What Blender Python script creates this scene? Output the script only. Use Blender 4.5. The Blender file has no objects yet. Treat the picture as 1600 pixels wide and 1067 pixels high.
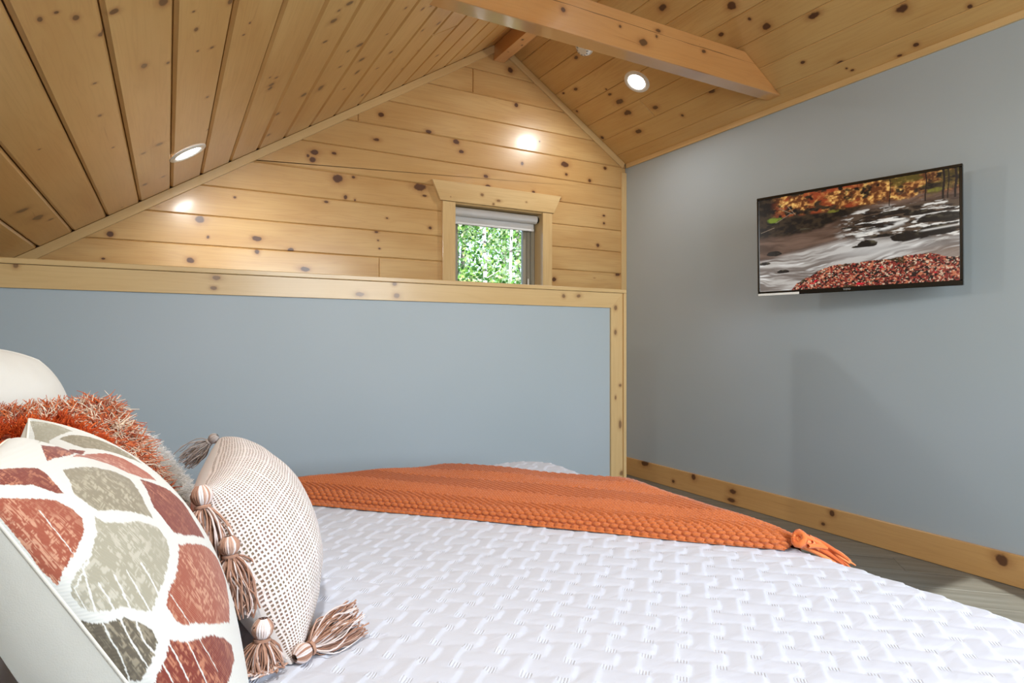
import bpy, math
import numpy as np
from mathutils import Matrix, Vector

C = bpy.context.scene.collection
sc = bpy.context.scene
H = 1.07                      # eye height above the floor
PI = math.pi
rng = np.random.default_rng(7)

# ------------------------------------------------------------------ camera
cam_data = bpy.data.cameras.new('camera')
cam_data.sensor_width = 36.0
cam_data.lens = 36.0 * 964.0 / 1600.0
cam_data.clip_start = 0.02
cam = bpy.data.objects.new('camera', cam_data)
C.objects.link(cam)
cam.location = (0, 0, H)
cam.rotation_euler = (PI / 2, 0, -math.radians(29.15))
sc.camera = cam

# ------------------------------------------------------------------ world, sun, exposure
sc.view_settings.view_transform = 'Standard'
sc.view_settings.look = 'None'
sc.view_settings.gamma = 1.0
sc.view_settings.exposure = 0.12
sc.view_settings.use_curve_mapping = False
world = bpy.data.worlds.new('world')
sc.world = world
world.use_nodes = True
wn = world.node_tree
wn.nodes.clear()
wo = wn.nodes.new('ShaderNodeOutputWorld')
wb = wn.nodes.new('ShaderNodeBackground')
sky = wn.nodes.new('ShaderNodeTexSky')
sky.sky_type = 'NISHITA'
sky.sun_disc = False
sky.sun_elevation = math.radians(48)
sky.sun_rotation = math.radians(200)
wn.links.new(sky.outputs[0], wb.inputs[0])
wb.inputs[1].default_value = 0.6
wn.links.new(wb.outputs[0], wo.inputs[0])


def light(name, kind, loc, direction, energy, color=(1, 1, 1), **kw):
    d = bpy.data.lights.new(name, kind)
    d.energy = energy
    d.color = color
    for k, v in kw.items():
        setattr(d, k, v)
    o = bpy.data.objects.new(name, d)
    C.objects.link(o)
    o.location = loc
    o.rotation_euler = Vector(direction).to_track_quat('-Z', 'Y').to_euler()
    return o


light('sun', 'SUN', (0, -10, 20), (0.35, 0.85, -0.75), 6.5, (1.0, 0.96, 0.88), angle=0.01)
# added fill light in the unseen back wall opening, daylight coloured
light('back_fill_light', 'AREA', (1.45, -1.06, 1.55), (0.03, 1, -0.03), 64.0, (0.86, 0.94, 1.0), shape='RECTANGLE', size=1.45, size_y=1.35)
LAMP_W = 10.5
sc.cycles.max_bounces = 8
sc.cycles.diffuse_bounces = 5
sc.cycles.glossy_bounces = 3
sc.cycles.transmission_bounces = 6
sc.cycles.transparent_max_bounces = 8
sc.cycles.sample_clamp_indirect = 6.0
sc.cycles.caustics_reflective = False
sc.cycles.caustics_refractive = False
sc.cycles.use_denoising = True

# ------------------------------------------------------------------ helpers


def lin(r, g, b):
    f = lambda c: ((c / 255.0 + 0.055) / 1.055) ** 2.4 if c > 10 else c / 255.0 / 12.92
    return (f(r), f(g), f(b), 1.0)


def fast_mesh(name, V, Fq, smooth=True, cols=None, uvs=None):
    """V (n,3), Fq (m,4) or (m,3) index array -> mesh"""
    me = bpy.data.meshes.new(name)
    V = np.ascontiguousarray(V, dtype=np.float32)
    Fq = np.ascontiguousarray(Fq, dtype=np.int32)
    me.vertices.add(len(V))
    me.vertices.foreach_set('co', V.ravel())
    m, k = Fq.shape
    me.loops.add(m * k)
    me.loops.foreach_set('vertex_index', Fq.ravel())
    me.polygons.add(m)
    me.polygons.foreach_set('loop_start', np.arange(0, m * k, k, dtype=np.int32))
    me.polygons.foreach_set('loop_total', np.full(m, k, dtype=np.int32))
    me.polygons.foreach_set('use_smooth', np.full(m, smooth, dtype=bool))
    me.update(calc_edges=True)
    if cols is not None:
        a = me.color_attributes.new('col', 'FLOAT_COLOR', 'POINT')
        c = np.ones((len(V), 4), dtype=np.float32)
        c[:, :3] = cols[:, :3]
        a.data.foreach_set('color', c.ravel())
    if uvs is not None:
        u = me.uv_layers.new(name='uv')
        u.data.foreach_set('uv', np.ascontiguousarray(uvs[Fq.ravel()], dtype=np.float32).ravel())
    return me


def link(name, me, mat=None, parent=None, mw=None, kind=None):
    o = bpy.data.objects.new(name, me)
    C.objects.link(o)
    if mat is not None and len(me.materials) == 0:
        me.materials.append(mat)
    if parent is not None:
        o.parent = parent
    if mw is not None:
        o.matrix_basis = mw
    if kind:
        o['kind'] = kind
    return o


def tag(o, label=None, cat=None, group=None, kind=None):
    if label:
        o['label'] = label
    if cat:
        o['category'] = cat
    if group:
        o['group'] = group
    if kind:
        o['kind'] = kind
    return o


def thing(name, label, cat, loc=(0, 0, 0), rot=(0, 0, 0), group=None):
    o = bpy.data.objects.new(name, None)
    o.empty_display_size = 0.05
    C.objects.link(o)
    o.location = loc
    o.rotation_euler = rot
    return tag(o, label, cat, group)


def grid_faces(nu, nv):
    i = np.arange(nu - 1)[:, None] * nv + np.arange(nv - 1)[None, :]
    i = i.ravel()
    return np.stack([i, i + nv, i + nv + 1, i + 1], 1)


class MB:
    """collects simple pieces of one part"""
    def __init__(s):
        s.v = []
        s.f = []

    def add(s, V, Fs):
        n = len(s.v)
        s.v += [tuple(map(float, p)) for p in V]
        s.f += [tuple(int(i) + n for i in f) for f in Fs]
        return s

    def box(s, x0, x1, y0, y1, z0, z1, b=0.0):
        if b <= 0:
            V = [(x, y, z) for x in (x0, x1) for y in (y0, y1) for z in (z0, z1)]
            return s.add(V, [(0, 1, 3, 2), (4, 6, 7, 5), (0, 4, 5, 1), (2, 3, 7, 6), (0, 2, 6, 4), (1, 5, 7, 3)])
        bm_v = []
        cx, cy, cz = (x0 + x1) / 2, (y0 + y1) / 2, (z0 + z1) / 2
        hx, hy, hz = (x1 - x0) / 2, (y1 - y0) / 2, (z1 - z0) / 2
        idx = {}
        for sx in (-1, 1):
            for sy in (-1, 1):
                for sz in (-1, 1):
                    for a in range(3):
                        p = [sx * (hx - (0 if a == 0 else b)), sy * (hy - (0 if a == 1 else b)), sz * (hz - (0 if a == 2 else b))]
                        idx[(sx, sy, sz, a)] = len(bm_v)
                        bm_v.append((cx + p[0], cy + p[1], cz + p[2]))
        F = []
        def q(*k):
            F.append(tuple(idx[i] for i in k))
        for a in range(3):
            o = [i for i in range(3) if i != a]
            for sg in (-1, 1):
                ks = []
                for (p, r) in ((-1, -1), (1, -1), (1, 1), (-1, 1)):
                    t = [0, 0, 0]
                    t[a] = sg
                    t[o[0]] = p
                    t[o[1]] = r
                    ks.append((t[0], t[1], t[2], a))
                q(*ks)
        for a in range(3):
            for b2 in range(a + 1, 3):
                c3 = 3 - a - b2
                for sa in (-1, 1):
                    for sb in (-1, 1):
                        ks = []
                        for (ax, sc_) in ((a, -1), (b2, -1), (b2, 1), (a, 1)):
                            t = [0, 0, 0]
                            t[a] = sa
                            t[b2] = sb
                            t[c3] = sc_
                            ks.append((t[0], t[1], t[2], ax))
                        q(*ks)
        for sx in (-1, 1):
            for sy in (-1, 1):
                for sz in (-1, 1):
                    q(*[(sx, sy, sz, a) for a in range(3)])
        return s.add(bm_v, F)

    def cyl(s, p0, p1, r0, r1=None, n=16, caps=True):
        r1 = r0 if r1 is None else r1
        p0 = Vector(p0)
        p1 = Vector(p1)
        d = (p1 - p0).normalized()
        a = d.orthogonal().normalized()
        b = d.cross(a)
        V = []
        for p, r in ((p0, r0), (p1, r1)):
            for i in range(n):
                t = 2 * PI * i / n
                V.append(p + a * (r * math.cos(t)) + b * (r * math.sin(t)))
        F = [(i, (i + 1) % n, n + (i + 1) % n, n + i) for i in range(n)]
        if caps:
            F += [tuple(range(n - 1, -1, -1)), tuple(range(n, 2 * n))]
        return s.add(V, F)

    def lathe(s, prof, n=32, M=None):
        """prof list of (r, z) closed on the axis if r = 0"""
        V = []
        for r, z in prof:
            for i in range(n):
                t = 2 * PI * i / n
                V.append((r * math.cos(t), r * math.sin(t), z))
        F = []
        for k in range(len(prof) - 1):
            for i in range(n):
                j = (i + 1) % n
                F.append((k * n + i, k * n + j, (k + 1) * n + j, (k + 1) * n + i))
        if M is not None:
            V = [M @ Vector(v) for v in V]
        return s.add(V, F)

    def build(s, name, mat, parent=None, mw=None, smooth=False, kind=None):
        me = bpy.data.meshes.new(name)
        me.from_pydata(s.v, [], s.f)
        me.validate()
        import bmesh
        bm = bmesh.new()
        bm.from_mesh(me)
        bmesh.ops.remove_doubles(bm, verts=bm.verts, dist=1e-6)
        bmesh.ops.recalc_face_normals(bm, faces=bm.faces)
        bm.to_mesh(me)
        bm.free()
        if smooth:
            me.polygons.foreach_set('use_smooth', [True] * len(me.polygons))
            try:
                me.set_sharp_from_angle(angle=math.radians(40))
            except Exception:
                pass
        return link(name, me, mat, parent, mw, kind)


def clip_poly(P, a, b, c):
    """keep a*x + b*y <= c"""
    out = []
    for i in range(len(P)):
        p, q = P[i], P[(i + 1) % len(P)]
        dp, dq = a * p[0] + b * p[1] - c, a * q[0] + b * q[1] - c
        if dp <= 0:
            out.append(p)
        if (dp < 0 < dq) or (dq < 0 < dp):
            t = dp / (dp - dq)
            out.append((p[0] + (q[0] - p[0]) * t, p[1] + (q[1] - p[1]) * t))
    return out


def poly_area(P):
    return 0.5 * sum(P[i][0] * P[(i + 1) % len(P)][1] - P[(i + 1) % len(P)][0] * P[i][1] for i in range(len(P)))


def inset(P, d):
    n = len(P)
    out = []
    for i in range(n):
        a, b, c = Vector(P[i - 1]), Vector(P[i]), Vector(P[(i + 1) % n])
        e1 = (b - a).normalized()
        e2 = (c - b).normalized()
        n1 = Vector((-e1.y, e1.x))
        n2 = Vector((-e2.y, e2.x))
        k = 1 + n1.dot(n2)
        m = (n1 + n2) / max(k, 0.25)
        out.append((b.x + m.x * d, b.y + m.y * d))
    return out


def slab_mesh(name, P, thick, bevel=0.002, gap=0.0007):
    """polygon (counter-clockwise, local xy), face at z = 0 looking to +z, chamfered edges"""
    P = [P[i] for i in range(len(P)) if (Vector(P[i]) - Vector(P[i - 1])).length > 1e-4]
    P = inset(P, gap)
    Pi = inset(P, bevel)
    n = len(P)
    V = [(x, y, 0) for x, y in Pi] + [(x, y, -bevel) for x, y in P] + [(x, y, -thick) for x, y in P]
    F = [tuple(range(n)), tuple(range(3 * n - 1, 2 * n - 1, -1))]
    for k in (0, 1):
        for i in range(n):
            j = (i + 1) % n
            F.append((k * n + i, (k + 1) * n + i, (k + 1) * n + j, k * n + j))
    me = bpy.data.meshes.new(name)
    me.from_pydata(V, [], F)
    me.update()
    return me


def frame(o, ex, ey, ez):
    M = Matrix.Identity(4)
    for i, e in enumerate((ex, ey, ez)):
        e = Vector(e).normalized()
        for r in range(3):
            M[r][i] = e[r]
    M.translation = Vector(o)
    return M


def put_knots(o, M, knots3, hx, hy, extra=0):
    """write up to eight knots (local x, y, radius) that fall on this board as properties"""
    inv = M.inverted()
    ks = []
    for p in knots3:
        q = inv @ Vector(p[:3])
        if abs(q.x) <= hx + 0.02 and abs(q.y) <= hy + 0.002 and abs(q.z) < 0.06:
            ks.append((q.x, q.y, p[3]))
    ks.sort(key=lambda k: -k[2])
    for i, k in enumerate(ks[:8]):
        o['k%d' % i] = [float(k[0]), float(k[1]), float(k[2])]
    i = len(ks)
    while extra > 0 and i < 8:
        o['k%d' % i] = [float(rng.uniform(-hx, hx)), float(rng.uniform(-hy, hy)), float(rng.uniform(0.006, 0.014))]
        i += 1
        extra -= 1


# ------------------------------------------------------------------ materials


class NT:
    def __init__(s, name):
        s.m = bpy.data.materials.new(name)
        s.m.use_nodes = True
        s.t = s.m.node_tree
        s.t.nodes.clear()
        s.out = s.t.nodes.new('ShaderNodeOutputMaterial')
        s.b = s.t.nodes.new('ShaderNodeBsdfPrincipled')
        s.t.links.new(s.b.outputs[0], s.out.inputs[0])

    def n(s, ty, **kw):
        n = s.t.nodes.new(ty)
        for k, v in kw.items():
            setattr(n, k, v)
        return n

    def set(s, sock, v):
        if hasattr(v, 'is_output') or isinstance(v, bpy.types.NodeSocket):
            s.t.links.new(v, sock)
        else:
            sock.default_value = v

    def math(s, op, a, b=None, c=None, clamp=False):
        n = s.n('ShaderNodeMath', operation=op, use_clamp=clamp)
        s.set(n.inputs[0], a)
        if b is not None:
            s.set(n.inputs[1], b)
        if c is not None:
            s.set(n.inputs[2], c)
        return n.outputs[0]

    def xyz(s, v):
        n = s.n('ShaderNodeSeparateXYZ')
        s.set(n.inputs[0], v)
        return n.outputs

    def comb(s, x, y, z=0.0):
        n = s.n('ShaderNodeCombineXYZ')
        s.set(n.inputs[0], x)
        s.set(n.inputs[1], y)
        s.set(n.inputs[2], z)
        return n.outputs[0]

    def vmath(s, op, a, b=None):
        n = s.n('ShaderNodeVectorMath', operation=op)
        s.set(n.inputs[0], a)
        if b is not None:
            s.set(n.inputs[1], b)
        return n.outputs[0]

    def noise(s, vec, scale, detail=3.0, rough=0.5, dist=0.0):
        n = s.n('ShaderNodeTexNoise')
        s.set(n.inputs['Vector'], vec)
        n.inputs['Scale'].default_value = scale
        n.inputs['Detail'].default_value = detail
        n.inputs['Roughness'].default_value = rough
        n.inputs['Distortion'].default_value = dist
        return n.outputs[0]

    def mix(s, f, a, b):
        n = s.n('ShaderNodeMix', data_type='RGBA')
        s.set(n.inputs[0], f)
        s.set(n.inputs[6], a)
        s.set(n.inputs[7], b)
        return n.outputs[2]

    def ramp(s, f, stops):
        n = s.n('ShaderNodeValToRGB')
        s.set(n.inputs[0], f)
        e = n.color_ramp.elements
        e[0].position, e[0].color = stops[0][0], stops[0][1]
        e[1].position, e[1].color = stops[-1][0], stops[-1][1]
        for p, c in stops[1:-1]:
            k = e.new(p)
            k.color = c
        return n.outputs[0]

    def rng(s, v, a, b, c=0.0, d=1.0):
        n = s.n('ShaderNodeMapRange')
        s.set(n.inputs[0], v)
        n.inputs[1].default_value = a
        n.inputs[2].default_value = b
        n.inputs[3].default_value = c
        n.inputs[4].default_value = d
        return n.outputs[0]

    def bump(s, h, strength=0.3, dist=0.002):
        n = s.n('ShaderNodeBump')
        n.inputs['Strength'].default_value = strength
        n.inputs['Distance'].default_value = dist
        s.set(n.inputs['Height'], h)
        s.t.links.new(n.outputs[0], s.b.inputs['Normal'])

    def p(s, **kw):
        for k, v in kw.items():
            s.set(s.b.inputs[k.replace('_', ' ')], v)
        return s


def pine(name, light_c, mid_c, dark_c, rough=0.32, coat=0.35, specks=1.0, knot=(0.075, 0.025, 0.011, 1), kscale=0.68, crack=None, cior=1.5, crough=0.16):
    g = NT(name)
    tc = g.n('ShaderNodeTexCoord').outputs['Object']
    oi = g.n('ShaderNodeObjectInfo').outputs['Random']
    px, py, pz = g.xyz(tc)
    wob = g.noise(g.vmath('ADD', tc, g.comb(g.math('MULTIPLY', oi, 13.0), g.math('MULTIPLY', oi, 7.0), 0.0)), 22.0, 2.0)
    wob = g.math('SUBTRACT', wob, 0.5)
    D = None
    for i in range(8):
        a = g.n('ShaderNodeAttribute', attribute_type='OBJECT', attribute_name='k%d' % i)
        kx, ky, kr = g.xyz(a.outputs['Vector'])
        dx = g.math('MULTIPLY', g.math('SUBTRACT', px, kx), (0.85, 0.55, 0.95, 0.65, 1.15, 0.5, 0.8, 0.7)[i])
        dy = g.math('SUBTRACT', py, ky)
        d = g.math('SQRT', g.math('MULTIPLY_ADD', dx, dx, g.math('MULTIPLY', dy, dy)))
        d = g.math('DIVIDE', d, g.math('MAXIMUM', g.math('MULTIPLY', kr, kscale), 0.0001))
        D = d if D is None else g.math('MINIMUM', D, d)
    D = g.math('MULTIPLY_ADD', wob, 1.5, D)
    # small random pin knots
    vo = g.n('ShaderNodeTexVoronoi', feature='F1')
    off = g.vmath('ADD', g.vmath('MULTIPLY', tc, (0.55, 1.0, 0.0)), g.comb(g.math('MULTIPLY', oi, 31.0), g.math('MULTIPLY', oi, 17.0), 0.0))
    g.set(vo.inputs['Vector'], off)
    vo.inputs['Scale'].default_value = 5.0
    sel = g.xyz(vo.outputs['Color'])[0]
    rad = g.rng(sel, 0.62, 1.0, 0.0001, 0.026 * specks)
    D2 = g.math('DIVIDE', vo.outputs['Distance'], g.math('MAXIMUM', rad, 0.0001))
    D2 = g.math('MULTIPLY_ADD', wob, 1.0, D2)
    D = g.math('MINIMUM', D, D2)
    # grain, bent around the knots
    bend = g.math('POWER', 2.718, g.math('MULTIPLY', D, -0.55))
    gy = g.math('MULTIPLY_ADD', bend, 0.022, py)
    r1 = g.math('MULTIPLY', oi, 53.0)
    gv = g.comb(g.math('MULTIPLY_ADD', px, 0.9, r1), g.math('MULTIPLY', gy, 17.0), g.math('MULTIPLY', oi, 9.0))
    n1 = g.noise(gv, 1.0, 3.0, 0.5, 0.4)
    rings = g.math('FRACT', g.math('MULTIPLY', n1, 9.0))
    rings = g.math('ABSOLUTE', g.math('MULTIPLY_ADD', rings, 2.0, -1.0))
    rings = g.math('POWER', rings, 2.5)
    fine = g.noise(g.comb(g.math('MULTIPLY_ADD', px, 5.0, r1), g.math('MULTIPLY', gy, 240.0), 0.0), 1.0, 3.0, 0.6)
    blot = g.noise(g.comb(g.math('MULTIPLY_ADD', px, 1.6, r1), g.math('MULTIPLY', py, 7.0), 0.0), 1.0, 2.0, 0.5)
    col = g.mix(g.rng(blot, 0.3, 0.75), light_c, mid_c)
    col = g.mix(g.math('MULTIPLY', rings, 0.16), col, dark_c)
    col = g.mix(g.math('MULTIPLY', fine, 0.18), col, dark_c)
    tone = g.rng(oi, 0.0, 1.0, 0.0, 0.45)
    col = g.mix(tone, col, mid_c)
    # resin streaks along the grain
    stv = g.noise(g.comb(g.math('MULTIPLY_ADD', px, 2.2, r1), g.math('MULTIPLY', gy, 60.0), 3.0), 1.0, 1.0, 0.4)
    col = g.mix(g.rng(stv, 0.72, 0.85, 0.0, 0.55), col, dark_c)
    halo = g.rng(D, 1.0, 3.4, 1.0, 0.0)
    halo = g.math('MULTIPLY', g.math('POWER', halo, 2.4), 0.60)
    col = g.mix(halo, col, dark_c)
    ring2 = g.rng(D, 0.8, 1.15, 1.0, 0.0)
    col = g.mix(g.math('MULTIPLY', ring2, 0.93), col, knot)
    if crack is not None:
        cy = g.math('MULTIPLY_ADD', g.noise(g.comb(g.math('MULTIPLY', px, 1.5), 0.0, 0.0), 1.0, 3.0), 0.03, crack)
        cl = g.math('ABSOLUTE', g.math('SUBTRACT', py, cy))
        cwd = g.rng(g.noise(g.comb(g.math('MULTIPLY', px, 3.0), 4.0, 0.0), 1.0, 1.0), 0.35, 0.6, 0.0004, 0.0022)
        cm = g.math('LESS_THAN', cl, cwd)
        col = g.mix(g.math('MULTIPLY', cm, 0.8), col, knot)
    g.p(Base_Color=col, Roughness=rough, Coat_Weight=coat, Coat_Roughness=crough, Coat_IOR=cior, Specular_IOR_Level=0.4)
    g.bump(g.math('MULTIPLY_ADD', ring2, -0.5, g.math('MULTIPLY', fine, 0.3)), 0.25, 0.001)
    return g.m


M_gable = pine('gable_pine', lin(213, 178, 122), lin(190, 147, 90), lin(146, 96, 48))
M_left = pine('ceiling_pine', lin(216, 180, 118), lin(198, 154, 92), lin(148, 94, 46))
M_trim = pine('trim_pine', lin(222, 194, 142), lin(208, 174, 120), lin(160, 114, 66), knot=(0.22, 0.12, 0.055, 1), specks=0.4, coat=0.2)
M_beam = pine('beam_pine', lin(222, 168, 106), lin(210, 150, 88), lin(150, 90, 44), rough=0.28, coat=1.0, specks=0.4, crack=0.025, cior=2.3, crough=0.10)
M_base = pine('baseboard_pine', lin(218, 174, 116), lin(204, 158, 98), lin(146, 94, 50), specks=0.4, knot=(0.10, 0.04, 0.018, 1))


def plain(name, col, rough=0.6, metal=0.0, coat=0.0, spec=0.5, sheen=0.0):
    g = NT(name)
    g.p(Base_Color=col, Roughness=rough, Metallic=metal, Coat_Weight=coat, Specular_IOR_Level=spec, Sheen_Weight=sheen)
    return g.m


g = NT('wall_paint')
tc = g.n('ShaderNodeTexCoord').outputs['Object']
mott = g.noise(tc, 1.3, 2.0)
g.p(Base_Color=g.mix(g.rng(mott, 0.3, 0.7), lin(168, 179, 184), lin(173, 183, 189)), Roughness=0.5, Specular_IOR_Level=0.35)
g.bump(g.noise(tc, 420.0, 2.0), 0.12, 0.0006)
M_wall = g.m

g = NT('vinyl_plank')
tc = g.n('ShaderNodeTexCoord').outputs['Object']
oi = g.n('ShaderNodeObjectInfo').outputs['Random']
px, py, pz = g.xyz(tc)
r1 = g.math('MULTIPLY', oi, 41.0)
gr = g.noise(g.comb(g.math('MULTIPLY_ADD', px, 2.0, r1), g.math('MULTIPLY', py, 38.0), r1), 1.0, 4.0, 0.6, 0.5)
bl = g.noise(g.comb(g.math('MULTIPLY_ADD', px, 1.2, r1), g.math('MULTIPLY', py, 6.0), r1), 1.0, 2.0)
c = g.mix(g.rng(gr, 0.3, 0.72), lin(128, 130, 124), lin(92, 92, 86))
c = g.mix(g.rng(bl, 0.35, 0.7, 0.0, 0.5), c, lin(112, 110, 98))
g.p(Base_Color=c, Roughness=0.42)
g.bump(gr, 0.2, 0.001)
M_floor = g.m

M_backing = plain('board_backing', lin(92, 62, 34), 0.8)
M_white = plain('white_plastic', lin(236, 236, 232), 0.4)
M_offwhite = plain('vent_plastic', lin(150, 152, 155), 0.5)
M_vinyl = plain('grey_vinyl_frame', lin(150, 145, 130), 0.45)
M_black = plain('black_gloss_plastic', lin(10, 12, 12), 0.18, coat=0.6)
M_darkmetal = plain('dark_metal', lin(30, 30, 32), 0.4, 0.8)
M_outwall = plain('outer_siding', lin(120, 96, 70), 0.8)

g = NT('blind_fabric')
g.p(Base_Color=lin(222, 222, 222), Roughness=0.55)
M_blind = g.m

g = NT('lamp_lens')
g.p(Base_Color=(1, 1, 1, 1), Emission_Color=(1.0, 0.98, 0.95, 1), Emission_Strength=14.0)
M_lens = g.m

# clear window glass: transparent with a faint gloss
g = NT('window_glass')
tr = g.n('ShaderNodeBsdfTransparent')
gl = g.n('ShaderNodeBsdfGlossy')
gl.inputs['Roughness'].default_value = 0.02
fr = g.n('ShaderNodeFresnel')
fr.inputs['IOR'].default_value = 1.3
mx = g.n('ShaderNodeMixShader')
g.t.links.new(fr.outputs[0], mx.inputs[0])
g.t.links.new(tr.outputs[0], mx.inputs[1])
g.t.links.new(gl.outputs[0], mx.inputs[2])
g.t.links.new(mx.outputs[0], g.out.inputs[0])
M_glass = g.m


def vcol_mat(name, rough=0.7, sheen=0.2, weave=None, emit=None, coat=0.0):
    g = NT(name)
    a = g.n('ShaderNodeAttribute', attribute_name='col').outputs['Color']
    g.p(Roughness=rough, Sheen_Weight=sheen, Coat_Weight=coat)
    g.set(g.b.inputs['Base Color'], a)
    return g

# ------------------------------------------------------------------ room numbers (metres)
XR, YG, YB, XL = 3.24, 3.917, -1.0, -0.88
SL = 0.627                                    # roof slope
ZL = lambda x: 0.841 + SL * x + H             # left slope underside
ZR = lambda x: 3.456 - 0.626 * x + H          # right slope underside
XRIDGE = (3.456 - 0.841) / (SL + 0.626)
GABLE_KNOTS = [(1.21,2.543,0.021), (1.18,2.377,0.015), (1.54,2.487,0.017), (1.74,2.454,0.027), (1.78,2.391,0.018), (1.80,2.347,0.013), (2.17,3.038,0.028), (2.22,2.793,0.021), (2.42,2.561,0.007), (2.27,2.375,0.016), (2.28,2.349,0.012), (2.65,2.422,0.027), (2.66,2.347,0.015), (2.88,2.327,0.020), (3.03,2.445,0.015), (3.13,2.337,0.013), (1.97,2.243,0.016), (1.99,2.174,0.014), (2.37,2.178,0.014), (2.75,2.176,0.010), (3.02,2.067,0.010), (3.02,2.006,0.013), (2.60,2.156,0.019), (0.91,2.249,0.014), (1.38,2.357,0.011), (1.48,2.293,0.013), (1.50,2.211,0.013), (1.50,2.180,0.014), (0.93,2.091,0.036), (1.03,2.115,0.012), (0.98,1.982,0.018), (1.04,1.970,0.012), (1.48,2.106,0.034), (1.51,2.051,0.011), (0.86,1.939,0.010), (1.25,1.876,0.008), (1.55,1.839,0.015), (0.34,1.908,0.009), (0.75,2.210,0.016), (0.78,2.188,0.024), (0.79,2.237,0.020), (0.16,1.761,0.029), (0.20,1.665,0.011), (0.46,1.678,0.019), (1.18,1.779,0.010), (1.19,1.725,0.008), (1.20,1.673,0.007), (-0.27,1.643,0.019), (-0.30,1.510,0.008), (0.11,1.528,0.022), (0.46,1.598,0.019), (0.65,1.623,0.016), (0.73,1.512,0.020), (2.96,1.827,0.018), (2.55,1.539,0.022), (3.16,1.609,0.018), (2.95,2.181,0.010)]
LEFT_KNOTS = [(-0.11,1.714,0.016), (-0.14,1.807,0.013), (-0.21,1.770,0.006), (-0.18,2.093,0.009), (-0.06,2.091,0.013), (-0.24,1.650,0.007), (-0.21,1.641,0.007), (-0.18,1.690,0.010), (-0.19,1.874,0.006), (-0.01,1.739,0.017), (-0.00,2.132,0.010), (0.06,1.848,0.006), (0.07,1.965,0.007), (0.08,2.123,0.006), (0.12,2.135,0.010), (0.13,2.595,0.010), (0.15,1.859,0.011), (0.22,2.049,0.005), (0.21,2.124,0.006), (0.36,2.654,0.006), (0.39,2.689,0.011), (0.38,2.802,0.016), (-0.19,2.364,0.009), (-0.03,2.960,0.022), (-0.09,2.997,0.013), (-0.18,2.752,0.007), (-0.10,3.558,0.015), (-0.02,3.560,0.015), (-0.36,2.464,0.006), (-0.51,3.106,0.031), (-0.49,3.316,0.030), (-0.46,3.449,0.017), (-0.21,3.845,0.008), (0.07,2.783,0.006), (0.13,2.595,0.009), (0.16,3.041,0.012), (0.48,3.279,0.014), (0.58,3.129,0.019), (0.49,3.653,0.017), (0.38,2.758,0.019), (0.56,2.177,0.019), (0.53,2.209,0.011), (0.53,2.289,0.022), (0.54,2.480,0.015), (0.69,2.716,0.010), (0.74,2.694,0.027), (0.81,2.932,0.022), (0.70,2.904,0.014), (0.66,3.131,0.023), (0.84,3.121,0.016), (0.98,3.010,0.015), (1.05,3.161,0.012), (0.97,3.208,0.012), (0.83,3.347,0.012), (1.02,3.677,0.014), (1.20,3.448,0.018), (1.20,3.191,0.013), (1.17,2.843,0.015), (1.09,2.854,0.011), (1.01,2.540,0.013), (1.43,3.497,0.014), (0.86,2.445,0.010), (0.97,2.537,0.010), (0.86,2.694,0.010)]
RIGHT_KNOTS = [(2.43,3.461,0.015), (2.59,3.690,0.016), (2.57,3.823,0.010), (2.69,3.464,0.011), (2.73,3.473,0.011), (2.72,3.863,0.015), (2.80,3.455,0.027), (2.89,3.485,0.023), (2.89,3.466,0.028), (2.94,3.240,0.027), (3.04,3.531,0.024), (3.06,3.105,0.017), (3.00,2.787,0.016), (2.97,3.875,0.020), (2.87,1.996,0.023), (2.74,2.284,0.014), (2.81,2.233,0.028), (2.74,2.479,0.015), (2.47,2.664,0.029), (3.06,2.192,0.014), (3.14,2.026,0.017), (3.18,2.016,0.009), (3.20,1.998,0.009), (3.02,1.641,0.033), (3.13,1.411,0.017), (3.20,1.676,0.016), (3.22,1.762,0.011), (2.64,2.316,0.031)]
BEAM_KNOTS = [(1.63,2.633,0.018), (2.12,2.598,0.023), (2.21,2.649,0.013), (2.22,2.681,0.013), (2.55,2.650,0.014), (3.15,2.575,0.030), (1.97,2.641,0.010)]
CAP_KNOTS = [(0.16,1.311,0.012), (0.02,1.272,0.009), (0.15,1.272,0.010), (0.28,1.318,0.007), (0.28,1.277,0.007), (0.62,1.287,0.008), (0.71,1.269,0.014), (0.86,1.320,0.011), (0.87,1.270,0.017), (1.05,1.306,0.010), (1.39,1.293,0.009), (1.49,1.300,0.009), (1.74,1.299,0.013), (1.83,1.302,0.013), (1.98,1.296,0.008), (-0.44,1.321,0.013), (-0.30,1.305,0.008), (-0.46,1.287,0.004)]
POST_KNOTS = [(2.07,1.249,0.014), (2.07,1.121,0.012), (2.10,0.837,0.012), (2.07,0.773,0.007), (2.10,0.629,0.014), (2.11,0.370,0.014)]
BASE_KNOTS = [(3.67,0.127,0.030), (3.36,0.050,0.016), (3.16,0.118,0.027), (2.82,0.089,0.025), (2.83,0.031,0.021), (1.33,0.104,0.031), (1.39,0.051,0.009), (1.38,0.030,0.009), (2.18,0.042,0.014), (2.13,0.116,0.025)]


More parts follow.
